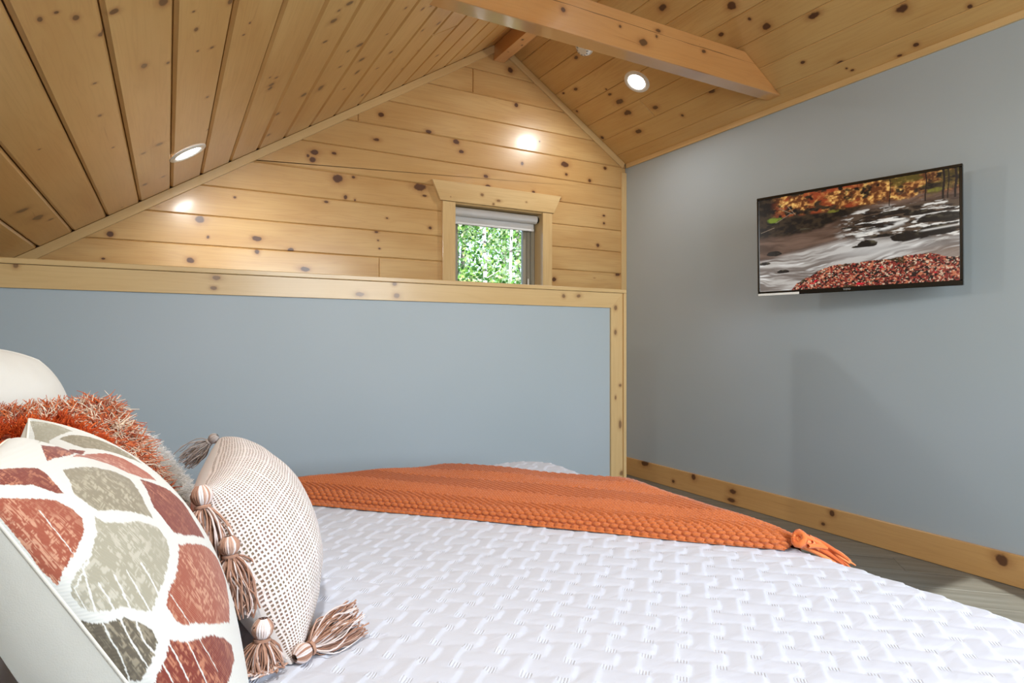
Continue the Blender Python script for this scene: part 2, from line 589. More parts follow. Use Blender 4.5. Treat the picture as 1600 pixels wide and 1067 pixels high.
# ------------------------------------------------------------------ floor, walls
fl = MB().box(XL - 0.1, XR + 0.1, YB - 0.1, YG + 0.1, -0.12, -0.012).build('floor', M_backing, kind='structure')
ang = -PI / 4
ex, ey = Vector((math.cos(ang), math.sin(ang), 0)), Vector((-math.sin(ang), math.cos(ang), 0))
PW, PL = 0.184, 1.22
for r in range(-26, 27):
    for q in range(-6, 7):
        cx = q * PL + (r % 3) * PL * 0.37
        cy = r * PW
        o = Vector((3.05, 1.44, 0)) + ex * cx + ey * cy
        if not (XL - 0.9 < o.x < XR + 0.9 and YB - 0.9 < o.y < YG + 0.9):
            continue
        P = [(-PL / 2, -PW / 2), (PL / 2, -PW / 2), (PL / 2, PW / 2), (-PL / 2, PW / 2)]
        for a, b, lim in ((1, 0, XR), (-1, 0, -XL), (0, 1, YG), (0, -1, -YB)):
            la = a * ex.x + b * ex.y
            lb = a * ey.x + b * ey.y
            P = clip_poly(P, la, lb, lim - (a * o.x + b * o.y))
            if len(P) < 3:
                break
        if len(P) < 3 or poly_area(P) < 2e-4:
            continue
        link('floor_plank', slab_mesh('floor_plank', P, 0.011, 0.0014, 0.0003), M_floor, fl, frame(o, ex, ey, (0, 0, 1)))

MB().box(XR, XR + 0.1, YB - 0.1, YG + 0.1, -0.01, ZR(XR) + 0.02).build('wall_right', M_wall, kind='structure')
MB().box(XL - 0.1, XL, YB - 0.1, YG + 0.1, -0.01, ZL(XL) + 0.02).build('wall_left', M_wall, kind='structure')

# back wall, behind the camera, with an opening added for the fill light
mb = MB()
wx0, wx1, wz0, wz1 = 0.7, 2.2, 0.88, 2.23
def gable_pts(x0, x1, y):
    pass
zt = lambda x: min(ZL(x), ZR(x)) + 0.01
for (a, b, z0, z1a, z1b) in ((XL, wx0, 0, zt(XL), zt(wx0)), (wx1, XR, 0, zt(wx1), zt(XR))):
    V = [(x, y, z) for y in (YB - 0.1, YB) for (x, z) in ((a, z0), (b, z0), (b, z1b), (a, z1a))]
    mb.add(V, [(0, 3, 2, 1), (4, 5, 6, 7), (0, 1, 5, 4), (1, 2, 6, 5), (2, 3, 7, 6), (3, 0, 4, 7)])
mb.box(wx0, wx1, YB - 0.1, YB, 0, wz0)
V = [(x, y, z) for y in (YB - 0.1, YB) for (x, z) in ((wx0, wz1), (wx1, wz1), (wx1, zt(wx1)), (XRIDGE, zt(XRIDGE)), (wx0, zt(wx0)))]
mb.add(V, [(0, 4, 3, 2, 1), (5, 6, 7, 8, 9)] + [(i, (i + 1) % 5, 5 + (i + 1) % 5, 5 + i) for i in range(5)])
mb.build('wall_back', M_wall, kind='structure')
w2 = MB()
for (a, b, z0, z1) in ((wx0 - 0.09, wx0, wz0 - 0.09, wz1 + 0.09), (wx1, wx1 + 0.09, wz0 - 0.09, wz1 + 0.09), (wx0, wx1, wz1, wz1 + 0.09), (wx0, wx1, wz0 - 0.09, wz0), ((wx0 + wx1) / 2 - 0.04, (wx0 + wx1) / 2 + 0.04, wz0, wz1)):
    w2.box(a, b, YB + 0.001, YB + 0.02, z0, z1, 0.003)
w2.build('added_back_window', M_trim, kind='structure')  # trim of the added opening, unseen, goes with the fill light

# ------------------------------------------------------------------ gable wall (front) with its boards
OX0, OX1, OZ0, OZ1 = 1.70, 2.465, 1.20, 2.045      # window opening
mb = MB()
y0, y1 = YG + 0.021, YG + 0.16
def gpoly(pts):
    n = len(pts)
    V = [(x, y, z) for y in (y0, y1) for x, z in pts]
    mb.add(V, [tuple(range(n)), tuple(range(2 * n - 1, n - 1, -1))] + [(i, n + i, n + (i + 1) % n, (i + 1) % n) for i in range(n)])
gpoly([(XL - 0.1, 0), (OX0, 0), (OX0, ZL(OX0) + 0.02), (XL - 0.1, ZL(XL - 0.1) + 0.02)])
gpoly([(OX1, 0), (XR + 0.1, 0), (XR + 0.1, ZR(XR + 0.1) + 0.02), (OX1, ZR(OX1) + 0.02)])
gpoly([(OX0, 0), (OX1, 0), (OX1, OZ0), (OX0, OZ0)])
gpoly([(OX0, OZ1), (OX1, OZ1), (OX1, ZR(OX1) + 0.02), (XRIDGE, ZR(XRIDGE) + 0.02), (OX0, ZL(OX0) + 0.02)])
wf = mb.build('wall_front', M_backing, kind='structure')
K3 = [(x, YG, z, r) for x, z, r in GABLE_KNOTS]
Z0, PITCH = 1.6175, 0.1714
for k in range(-9, 10):
    za, zb = Z0 + k * PITCH, Z0 + (k + 1) * PITCH
    za = max(za, 0.0)
    if zb <= 0.01:
        continue
    spans = [(XL, XR)]
    cuts = {3: 0.36, 1: -0.33, 5: 1.06, 7: 1.87, -1: 1.2}
    if OZ0 < zb and za < OZ1:
        spans = [(XL, OX0), (OX1, XR)]
    if k in cuts and k < 2:
        spans = [(XL, cuts[k])] + [(max(a, cuts[k]), b) for a, b in spans if b > cuts[k]]
    elif k in cuts:
        spans = [(XL, cuts[k]), (cuts[k], XR)] if len(spans) == 1 else [(XL, cuts[k]), (cuts[k], OX0), (OX1, XR)]
    pieces = [(a, b, za, zb) for a, b in spans]
    if za < OZ1 < zb:
        pieces.append((OX0, OX1, OZ1, zb))
    for a, b, c, d in pieces:
        cx, cz = (a + b) / 2, (c + d) / 2
        P = [(a - cx, c - cz), (b - cx, c - cz), (b - cx, d - cz), (a - cx, d - cz)]
        P = clip_poly(P, -SL, 1, 0.841 + H + SL * cx - cz)
        if len(P) >= 3:
            P = clip_poly(P, 0.626, 1, 3.456 + H - 0.626 * cx - cz)
        if len(P) < 3 or poly_area(P) < 1e-3:
            continue
        M = frame((cx, YG, cz), (1, 0, 0), (0, 0, 1), (0, -1, 0))
        o = link('plank', slab_mesh('plank', P, 0.019, 0.006, 0.0004), M_gable, wf, M)
        put_knots(o, M, K3, (b - a) / 2, (d - c) / 2, extra=0)

# ------------------------------------------------------------------ ceiling: two slopes of boards
def zslab(mb, x0, x1, zf, off0, off1):
    V = [(x, y, zf(x) + off) for off in (off0, off1) for (x, y) in ((x0, YB - 0.1), (x1, YB - 0.1), (x1, YG + 0.16), (x0, YG + 0.16))]
    mb.add(V, [(0, 1, 2, 3), (7, 6, 5, 4), (0, 4, 5, 1), (1, 5, 6, 2), (2, 6, 7, 3), (3, 7, 4, 0)])
mb = MB()
zslab(mb, XL - 0.1, XRIDGE, ZL, 0.024, 0.16)
zslab(mb, XRIDGE, XR + 0.1, ZR, 0.024, 0.16)
ce = mb.build('ceiling', M_backing, kind='structure')
nl = math.hypot(1, SL)
KL = [(x, y, ZL(x), r) for x, y, r in LEFT_KNOTS]
KR = [(x, y, ZR(x), r) for x, y, r in RIGHT_KNOTS]
nominal = (YG - YB)
PX = 0.1486
for side in (0, 1):
    xs = [(-0.578 + PX * k, -0.578 + PX * (k + 1)) for k in range(-3, 19)] if side == 0 else [(2.257 + 0.1475 * k, 2.257 + 0.1475 * (k + 1)) for k in range(-2, 8)]
    zf = ZL if side == 0 else ZR
    for k, (a, b) in enumerate(xs):
        if side == 0:
            a, b = max(a, XL), min(b, XRIDGE)
        else:
            a, b = max(a, XRIDGE), min(b, XR)
        if b - a < 0.01:
            continue
        splits = [YB, YG]
        if side == 1 and k == 6:
            splits = [YB, 3.30, YG]
        if side == 1 and k == 4:
            splits = [YB, 0.9, YG]
        if side == 0 and k in (2, 9, 12, 15):
            splits = [YB, {2: 1.9, 9: 0.4, 12: 1.2, 15: 3.02}[k], YG]
        cx = (a + b) / 2
        w = (b - a) * nl
        for s0, s1 in zip(splits[:-1], splits[1:]):
            L = s1 - s0
            P = [(-L / 2, -w / 2), (L / 2, -w / 2), (L / 2, w / 2), (-L / 2, w / 2)]
            if side == 0:
                M = frame((cx, (s0 + s1) / 2, zf(cx)), (0, 1, 0), (1, 0, SL), (SL, 0, -1))
            else:
                M = frame((cx, (s0 + s1) / 2, zf(cx)), (0, 1, 0), (1, 0, -0.626), (-0.626, 0, -1))
            o = link('plank', slab_mesh('plank', P, 0.02, 0.009 if side == 0 else 0.004, 0.002 if side == 0 else 0.0005), M_left, ce, M)
            put_knots(o, M, KL if side == 0 else KR, L / 2, w / 2)

# ------------------------------------------------------------------ trim strips of the room
def board(name, M, L, W, T, mat, knots=(), kind=None, parent=None, poly=None, bevel=0.002):
    """board with its face on the local xy plane, centred"""
    P = poly or [(-L / 2, -W / 2), (L / 2, -W / 2), (L / 2, W / 2), (-L / 2, W / 2)]
    o = link(name, slab_mesh(name, P, T, bevel, 0.0), mat, parent, M, kind)
    put_knots(o, M, knots, L / 2, W / 2)
    return o

n_trim = [0]
def trim(M, L, W, T, mat=M_trim, knots=(), poly=None):
    n_trim[0] += 1
    return board('trim_%d' % n_trim[0], M, L, W, T, mat, knots, 'structure', poly=poly)

# along the left rake of the gable, face towards the room
TW = 0.047
xa, xb = XL, 2.03
mx_ = (xa + xb) / 2
ux = Vector((1, 0, SL)).normalized()
vx = Vector((-SL, 0, 1)).normalized()
c = Vector((mx_, YG - 0.0135, ZL(mx_))) - vx * (TW / 2 + 0.001)
trim(frame(c, ux, vx, (0, -1, 0)), (xb - xa) * nl, TW, 0.013)
xa, xb = 2.125, XR - 0.015
mx_ = (xa + xb) / 2
ur = Vector((1, 0, -0.626)).normalized()
vr = Vector((0.626, 0, 1)).normalized()
c = Vector((mx_, YG - 0.0135, ZR(mx_))) - vr * (TW / 2 + 0.001)
trim(frame(c, ur, vr, (0, -1, 0)), (xb - xa) * nl, TW, 0.013)
# vertical corner strip on the gable beside the right wall
trim(frame((XR - 0.026, YG - 0.0135, 1.22), (0, 0, 1), (-1, 0, 0), (0, -1, 0)), 2.42, 0.05, 0.013)
# strip on the right wall under the ceiling
trim(frame((XR - 0.0135, (YB + YG) / 2, ZR(XR) - 0.012), (0, 1, 0), (0, 0, 1), (-1, 0, 0)), YG - YB - 0.03, 0.036, 0.013)
# strip on the left knee wall
trim(frame((XL + 0.0135, (YB + YG) / 2, ZL(XL) - 0.03), (0, -1, 0), (0, 0, 1), (1, 0, 0)), YG - YB - 0.03, 0.04, 0.013)
# baseboard on the right wall
bb = board('baseboard_right', frame((XR - 0.0175, (YB + YG) / 2, 0.0705), (0, 1, 0), (0, 0, 1), (-1, 0, 0)), YG - YB - 0.002, 0.139, 0.017, M_base,
           [(XR - 0.02, y, z, r) for y, z, r in BASE_KNOTS], 'structure')
board('baseboard_back', frame(((XL + XR) / 2, YB + 0.0175, 0.0705), (-1, 0, 0), (0, 0, 1), (0, 1, 0)), XR - XL - 0.04, 0.139, 0.017, M_base, (), 'structure')

# ------------------------------------------------------------------ half wall with pine cap
HY0, HY1 = 2.597, 2.70
HX1 = 2.118
hw = MB().box(XL, HX1, HY0, HY1, -0.01, 1.326).build('wall_middle', M_wall, kind='structure')
KC = [(x, 2.585, z, r) for x, z, r in CAP_KNOTS]
KP = [(x, 2.585, z, r) for x, z, r in POST_KNOTS]
# lip boards (top cap and end cap)
lip = MB().box(XL, HX1 + 0.02, 2.577, HY1 + 0.012, 1.3275, 1.3465, 0.002).build('top_cap', M_trim, hw)
lip2 = MB().box(HX1 + 0.001, HX1 + 0.02, 2.577, HY1 + 0.012, 0.0, 1.3265, 0.002).build('end_cap', M_trim, hw)
# face boards, mitred at the corner
za, zb = 1.2475, 1.3265
xa = 2.04
P = [(XL, za), (xa, za), (HX1, zb), (XL, zb)]
cx, cz = (XL + HX1) / 2, (za + zb) / 2
board('face_board', frame((cx, 2.5855, cz), (1, 0, 0), (0, 0, 1), (0, -1, 0)), HX1 - XL, zb - za, 0.011, M_trim, KC, None, hw, [(x - cx, z - cz) for x, z in P], 0.001)
P = [(xa, 0.0), (HX1, 0.0), (HX1, zb), (xa, za)]
cx, cz = (xa + HX1) / 2, zb / 2
# local x runs up the post so the grain does too
M = frame((cx, 2.5855, cz), (0, 0, 1), (-1, 0, 0), (0, -1, 0))
board('post_board', M, zb, HX1 - xa, 0.011, M_trim, KP, None, hw, [(z - cz, -(x - cx)) for x, z in P], 0.001)

# ------------------------------------------------------------------ gable window
w1 = tag(bpy.data.objects.new('window_1', None), kind='structure')
C.objects.link(w1)
KH = [(x, YG - 0.02, z, r) for x, z, r in ((1.93, 2.10, 0.012), (2.06, 2.075, 0.012), (2.02, 2.045, 0.010), (2.29, 2.09, 0.008), (1.69, 2.06, 0.005))]
hd = [(1.615, 2.032), (2.533, 2.032), (2.597, 2.166), (1.555, 2.166)]
cx, cz = 2.076, 2.099
board('head_casing', frame((cx, YG - 0.026, cz), (1, 0, 0), (0, 0, 1), (0, -1, 0)), 1.04, 0.134, 0.025, M_trim, KH, None, w1, [(x - cx, z - cz) for x, z in hd])
for a, b in ((1.634, 1.729), (2.437, 2.519)):
    board('side_casing', frame(((a + b) / 2, YG - 0.0205, 1.60), (0, 0, 1), (-1, 0, 0), (0, -1, 0)), 0.86, b - a, 0.0195, M_trim, (), None, w1)
board('sill_casing', frame((2.083, YG - 0.0205, 1.13), (1, 0, 0), (0, 0, 1), (0, -1, 0)), 0.9, 0.075, 0.0195, M_trim, (), None, w1)
# jamb boards lining the opening
J0, J1 = YG - 0.001, YG + 0.105
MB().box(2.441, 2.463, J0, J1, 1.171, 2.020, 0.001).build('jamb', M_trim, w1)
MB().box(1.702, 1.724, J0, J1, 1.171, 2.020, 0.001).build('jamb', M_trim, w1)
MB().box(1.702, 2.463, J0, J1, 2.021, 2.043, 0.001).build('jamb', M_trim, w1)
MB().box(1.702, 2.463, J0, J1, 1.201, 1.222, 0.001).build('stool', M_trim, w1)
# vinyl sash frame with stepped profile
fr_ = MB()
for (m, d0, d1) in ((0.0, J1 + 0.001, J1 + 0.055), (0.030, J1 + 0.014, J1 + 0.055), (0.056, J1 + 0.024, J1 + 0.055)):
    mi = {0.0: 0.030, 0.030: 0.056, 0.056: 0.088}[m]
    xa, xb, za, zb = 1.725 + m, 2.440 - m, 1.223 + m, 2.019 - m
    xi, xj, zi, zj = 1.725 + mi, 2.440 - mi, 1.223 + mi, 2.019 - mi
    fr_.box(xa, xi, d0, d1, za, zb, 0.002).box(xj, xb, d0, d1, za, zb, 0.002).box(xi, xj, d0, d1, za, zi, 0.002).box(xi, xj, d0, d1, zj, zb, 0.002)
sash = fr_.build('sash', M_vinyl, w1)
MB().box(1.725 + 0.08, 2.440 - 0.08, J1 + 0.034, J1 + 0.040, 1.223 + 0.08, 2.019 - 0.08).build('pane', M_glass, w1)
lv = MB().box(2.374, 2.386, J1 - 0.004, J1 + 0.024, 1.38, 1.43, 0.002)
lv.box(2.375, 2.385, J1 - 0.010, J1 - 0.003, 1.415, 1.545, 0.003)
lv.build('latch_lever', M_white, w1)

# roller blind
rb = thing('roller_blind', 'light grey roller blind rolled up at the top of the small gable window', 'blind', (2.083, YG + 0.058, 1.984))
MB().cyl((-0.335, 0, 0), (0.338, 0, 0), 0.031, n=28).build('roller_tube', M_blind, rb, smooth=True)
MB().cyl((-0.355, 0, 0), (-0.336, 0, 0), 0.021, n=20).build('bracket', M_darkmetal, rb, smooth=True)
MB().cyl((0.339, 0, 0), (0.356, 0, 0), 0.021, n=20).build('bracket', M_darkmetal, rb, smooth=True)
MB().box(-0.33, 0.333, 0.024, 0.0265, -0.064, 0.0, 0.0).build('blind_cloth', M_blind, rb)
MB().box(-0.332, 0.335, 0.017, 0.034, -0.084, -0.064, 0.004).build('hem_bar', M_blind, rb)

# ------------------------------------------------------------------ beams
def beam_poly(name, label, pts, ya, yb, mat, knots):
    """pts (x,z) outline extruded in y"""
    n = len(pts)
    cx = sum(p[0] for p in pts) / n
    cz = sum(p[1] for p in pts) / n
    M = frame((cx, ya, cz), (1, 0, 0), (0, 0, 1), (0, -1, 0))
    o = link(name, slab_mesh(name, [(x - cx, z - cz) for x, z in pts], yb - ya, 0.004, 0.0), mat, None, M)
    put_knots(o, M, [(x, ya, z, r) for x, z, r in knots], 3, 1)
    o['label'] = label
    o['category'] = 'beam'
    return o
zb_, zt_ = 1.462 + H, 1.655 + H
pl = lambda z: (z - H - 0.841) / SL + 0.001
pr = lambda z: min((3.456 + H - z) / 0.626 - 0.001, XR - 0.016)
beam_poly('tie_beam', 'varnished orange-toned pine tie beam crossing the room below the ceiling',
          [(pl(zb_), zb_), (pr(zb_), zb_), (pr(zt_), zt_), (pl(zt_), zt_)], 2.425, 2.515, M_beam, BEAM_KNOTS)
rbm = MB()
zz = 2.008 + H
rx0, rx1 = 2.034, 2.118
V = [(x, y, z) for y in (YB + 0.002, YG - 0.002) for x, z in ((rx0, zz), (rx1, zz), (rx1, ZR(rx1) - 0.002), (XRIDGE, ZR(XRIDGE) - 0.002), (rx0, ZL(rx0) - 0.002))]
# length runs along local x so the grain follows it
o = MB()
o.add([(y - 1.4585, x - 2.076, z - zz) for x, y, z in V], [(0, 1, 2, 3, 4), (9, 8, 7, 6, 5)] + [(i, 5 + i, 5 + (i + 1) % 5, (i + 1) % 5) for i in range(5)])
rb_o = o.build('ridge_beam', M_beam, None, frame((2.076, 1.4585, zz), (0, 1, 0), (1, 0, 0), (0, 0, 1)))
tag(rb_o, 'brown pine ridge beam running along the peak of the ceiling to the gable', 'beam')
for i, (y, r) in enumerate(((3.55, 0.010), (3.62, 0.007), (3.75, 0.006), (3.3, 0.011), (2.2, 0.012))):
    rb_o['k%d' % i] = [y - 1.4585, 0.02 if i % 2 else -0.015, r]

# ------------------------------------------------------------------ recessed lamps and smoke detector
def downlight(x, y, side, label):
    z = ZL(x) if side == 0 else ZR(x)
    n = Vector((SL, 0, -1)).normalized() if side == 0 else Vector((-0.626, 0, -1)).normalized()
    M = frame((x, y, z), (0, 1, 0), n.cross(Vector((0, 1, 0))), n)
    t = thing('recessed_light', label, 'ceiling light', group='recessed lights in the pine ceiling')
    t.matrix_basis = M
    MB().lathe([(0.060, 0.001), (0.060, 0.004), (0.066, 0.0085), (0.078, 0.0095), (0.088, 0.006), (0.0905, 0.0005)], 40).build('trim_ring', M_white, t, smooth=True)
    MB().lathe([(0.0, 0.006), (0.03, 0.0058), (0.0605, 0.004), (0.0605, 0.001)], 40).build('lens', M_lens, t, smooth=True)
    l = light('lamp_glow', 'AREA', M @ Vector((0, 0, 0.012)), n, LAMP_W, (1.0, 0.985, 0.965), shape='DISK', size=0.12)
    return t
downlight(0.081, 3.29, 0, 'glowing round recessed light in the left ceiling slope, seen edge-on near the gable')
downlight(2.742, 3.20, 1, 'glowing round recessed light in the right ceiling slope beside the tie beam')
downlight(0.081, 0.75, 0, 'added round recessed light, out of view in the left ceiling slope above the cushions')  # unseen lamp added to light the bed and cushions

n = Vector((-0.626, 0, -1)).normalized()
sd = thing('smoke_detector', 'white round smoke detector on the right ceiling slope half hidden by the tie beam', 'smoke detector')
sd.matrix_basis = frame((2.408, 3.334, ZR(2.408)), (0, 1, 0), n.cross(Vector((0, 1, 0))), n)
MB().lathe([(0.0, 0.034), (0.030, 0.034), (0.044, 0.030), (0.052, 0.020), (0.057, 0.010), (0.062, 0.008), (0.063, 0.0005)], 36).build('shell', M_white, sd, smooth=True)
for i in range(10):
    t = 2 * PI * i / 10
    MB().box(-0.006, 0.006, -0.0035, 0.0035, -0.001, 0.001, 0.0).build('vent', M_offwhite, sd, Matrix.Translation((0.037 * math.cos(t), 0.037 * math.sin(t), 0.0331)) @ Matrix.Rotation(t, 4, 'Z') @ Matrix.Rotation(0.28, 4, 'Y'))

# ------------------------------------------------------------------ value noise for colours computed in the script
def vnoise(x, y, seed=0):
    r = np.random.default_rng(seed).random((257, 257)).astype(np.float32)
    xi, yi = np.floor(x).astype(int), np.floor(y).astype(int)
    fx, fy = x - xi, y - yi
    fx, fy = fx * fx * (3 - 2 * fx), fy * fy * (3 - 2 * fy)
    a, b = r[xi % 256, yi % 256], r[(xi + 1) % 256, yi % 256]
    c, d = r[xi % 256, (yi + 1) % 256], r[(xi + 1) % 256, (yi + 1) % 256]
    return (a * (1 - fx) + b * fx) * (1 - fy) + (c * (1 - fx) + d * fx) * fy


def fbm(x, y, o=4, seed=0):
    s, a, t = 0, 0.5, 0
    for i in range(o):
        s = s + a * vnoise(x * 2 ** i + 17 * i, y * 2 ** i + 31 * i, seed + i)
        t += a
        a *= 0.55
    return s / t


def sm(x, a, b):
    t = np.clip((x - a) / (b - a), 0, 1)
    return t * t * (3 - 2 * t)


def L3(r, g_, b):
    return np.array(lin(r, g_, b)[:3])


def river_picture(u, v):
    """autumn stream on the screen, u to the right, v downwards, both 0..1 -> linear rgb"""
    mixc = lambda c, d, m: c * (1 - m[..., None]) + d * m[..., None]
    one = np.ones(u.shape + (3,))
    # water: streaks that follow the current, falling to the lower left
    s_ = v + 0.16 * u - 0.05 * np.sin(u * 5)
    warp = fbm(u * 5, v * 7, 3, 3) * 0.10
    st = fbm(u * 4 + 3, (s_ + warp) * 26, 5, 11)
    band = v + 0.30 * (u - 0.45) * np.where(u < 0.45, 1.0, 0.35)
    white = sm(band, 0.50, 0.60) * (1 - sm(band, 0.97, 1.25) * 0.35)
    foam = np.clip(white * (0.25 + 1.25 * sm(st, 0.30, 0.72)), 0, 1)
    brown = mixc(one * L3(74, 54, 42), one * L3(112, 88, 74), sm(st, 0.3, 0.75))
    col = mixc(brown, one * L3(196, 192, 186), foam * 0.86)
    col = mixc(col, one * L3(236, 234, 230), sm(fbm(u * 6, (s_ + warp) * 34, 4, 23), 0.60, 0.80) * white * 0.8)
    pale = np.exp(-(((u - 0.62) / 0.22) ** 2 + ((v - 0.66) / 0.07) ** 2))
    col = mixc(col, one * L3(206, 205, 202), pale * 0.6)
    right_b = sm(u, 0.72, 0.98) * sm(v, 0.66, 0.72)
    col = mixc(col, one * L3(120, 98, 82), right_b * 0.7)
    # rock rapids, middle right
    rk = sm(u, 0.40, 0.58) * sm(v, 0.22, 0.30) * (1 - sm(v, 0.50, 0.62)) + sm(u, 0.78, 0.84) * sm(v, 0.3, 0.4) * (1 - sm(v, 0.58, 0.66)) * 0.6
    rk = np.clip(rk, 0, 1)
    rn = fbm(u * 22, v * 60, 4, 31)
    rocks = mixc(one * L3(26, 20, 17), one * L3(84, 68, 54), sm(rn, 0.35, 0.6))
    rocks = mixc(rocks, one * L3(226, 222, 214), sm(fbm(u * 16 + 5, (v + 0.1 * u) * 58, 4, 37), 0.56, 0.68))
    col = mixc(col, rocks, rk)
    strip = np.exp(-((v - 0.45 + 0.05 * np.sin(u * 9)) / 0.022) ** 2) * sm(u, 0.42, 0.5)
    col = mixc(col, one * L3(222, 220, 214), strip * sm(fbm(u * 20, v * 30, 3, 41), 0.35, 0.6) * 0.9)
    # far bank
    edge = 0.42 - 0.26 * sm(u, 0.22, 0.75) + 0.04 * (fbm(u * 14, v * 4, 3, 47) - 0.5)
    bank = 1 - sm(v, edge - 0.02, edge + 0.02)
    dn = fbm(u * 30, v * 30, 4, 53)
    dark = mixc(one * L3(10, 8, 6), one * L3(52, 40, 26), sm(dn, 0.4, 0.7))
    col = mixc(col, dark, bank)
    ln = fbm(u * 55, v * 40, 3, 59)
    lv_ = fbm(u * 9 + 2, v * 12, 3, 61)
    leafc = mixc(one * L3(96, 50, 22), one * L3(186, 126, 66), sm(ln, 0.42, 0.66))
    leafc = mixc(leafc, one * L3(232, 186, 104), sm(ln, 0.62, 0.78))
    leafc = mixc(leafc, one * L3(150, 60, 30), sm(lv_, 0.50, 0.62) * (1 - sm(u, 0.5, 0.6)) * 0.8)
    leafc = mixc(leafc, one * L3(78, 76, 24), sm(lv_, 0.48, 0.58) * sm(u, 0.62, 0.75) * 0.75)
    lm = (1 - sm(v, 0.15 + 0.08 * lv_, 0.24)) * sm(u, 0.06, 0.15) * sm(fbm(u * 24, v * 22, 3, 67), 0.30, 0.48)
    lm = lm * (1 - sm(u, 0.80, 0.92) * 0.45)
    col = mixc(col, leafc, lm)
    bush = np.exp(-(((u - 0.09) / 0.05) ** 2 + ((v - 0.24) / 0.035) ** 2))
    col = mixc(col, one * L3(112, 130, 38), sm(bush * (0.5 + ln), 0.35, 0.8))
    bush = np.exp(-(((u - 0.90) / 0.05) ** 2 + ((v - 0.17) / 0.03) ** 2)) + np.exp(-(((u - 0.42) / 0.04) ** 2 + ((v - 0.23) / 0.02) ** 2))
    col = mixc(col, one * L3(120, 118, 40), sm(bush * (0.5 + ln), 0.4, 0.9) * 0.8)
    for (tx, w) in ((0.70, 0.0022), (0.86, 0.003), (0.935, 0.005), (0.955, 0.0025), (0.985, 0.005)):
        m = (np.abs(u - tx - 0.003 * np.sin(v * 20)) < w) & (v < 0.26)
        col[m] = L3(26, 18, 14)
    for (ax, ay, bx, by) in ((0.12, 0.12, 0.20, 0.20), (0.17, 0.11, 0.215, 0.21), (0.10, 0.27, 0.19, 0.19), (0.01, 0.36, 0.09, 0.32)):
        t = np.clip(((u - ax) * (bx - ax) + (v - ay) * (by - ay)) / ((bx - ax) ** 2 + (by - ay) ** 2), 0, 1)
        m = np.hypot((u - ax - t * (bx - ax)) * 1.77, v - ay - t * (by - ay)) < 0.0035
        col[m] = L3(128, 110, 92)
    # single rocks
    def rock(cx, cy, rx, ry, tone=1.0, sd=0):
        nn = fbm(u * 40, v * 40, 3, 70 + sd)
        d = np.sqrt(((u - cx) / rx) ** 2 + (np.where(v < cy, (v - cy) / ry, (v - cy) / (ry * 0.55))) ** 2) + (nn - 0.5) * 0.35
        m = 1 - sm(d, 0.92, 1.02)
        c_ = mixc(one * L3(22, 19, 16), one * L3(86 * tone, 80 * tone, 62 * tone), sm(nn, 0.45, 0.7) * sm(cy - v, -0.01, ry))
        return mixc(col, c_, m)
    for a in ((0.595, 0.60, 0.050, 0.045, 1.1), (0.55, 0.615, 0.04, 0.015), (0.785, 0.575, 0.085, 0.062), (0.905, 0.545, 0.088, 0.065), (0.66, 0.535, 0.06, 0.018), (0.93, 0.43, 0.12, 0.05),
              (0.09, 0.605, 0.045, 0.035), (0.03, 0.70, 0.04, 0.022), (0.14, 0.80, 0.035, 0.025), (0.25, 0.375, 0.05, 0.012), (0.72, 0.33, 0.08, 0.03), (0.83, 0.36, 0.07, 0.03), (0.5, 0.42, 0.045, 0.012)):
        col = rock(*a, sd=int(a[0] * 50))
    m = np.exp(-((v - 0.508 - 0.14 * (0.97 - u)) / 0.008) ** 2) * sm(u, 0.82, 0.86)
    col = mixc(col, one * L3(214, 210, 202), m * 0.9)
    m = np.exp(-((v - 0.60 - 0.35 * (0.82 - u)) / 0.007) ** 2) * sm(u, 0.74, 0.76) * (1 - sm(u, 0.82, 0.84))
    col = mixc(col, one * L3(200, 196, 190), m * 0.9)
    # near bank of fallen leaves
    xs_ = [0, 0.18, 0.22, 0.30, 0.36, 0.42, 0.55, 0.70, 0.80, 0.88, 0.95, 1.0]
    ys_ = [1.2, 1.02, 0.93, 0.86, 0.80, 0.775, 0.77, 0.755, 0.735, 0.735, 0.78, 0.79]
    top = np.interp(u, xs_, ys_) + 0.02 * (fbm(u * 60, v * 5, 2, 83) - 0.5)
    lb = sm(v, top - 0.004, top + 0.004)
    c1 = vnoise(u * 140, v * 92, 91)
    c2 = vnoise(u * 110 + 9, v * 76 + 4, 93)
    c3 = fbm(u * 130, v * 90, 3, 95)
    lc = mixc(one * L3(28, 18, 14), one * L3(132, 46, 38), sm(c1, 0.40, 0.62))
    lc = mixc(lc, one * L3(192, 112, 80), sm(c2, 0.64, 0.76))
    lc = mixc(lc, one * L3(224, 196, 166), sm(c3, 0.62, 0.72))
    lc = mixc(lc, one * L3(206, 24, 46), sm(vnoise(u * 50 + 7, v * 36, 97), 0.88, 0.95))
    lc = mixc(lc, one * L3(58, 48, 22), sm(fbm(u * 10, v * 12, 3, 99), 0.60, 0.70) * 0.7)
    col = mixc(col, lc, lb)
    return np.clip(col, 0, 1)


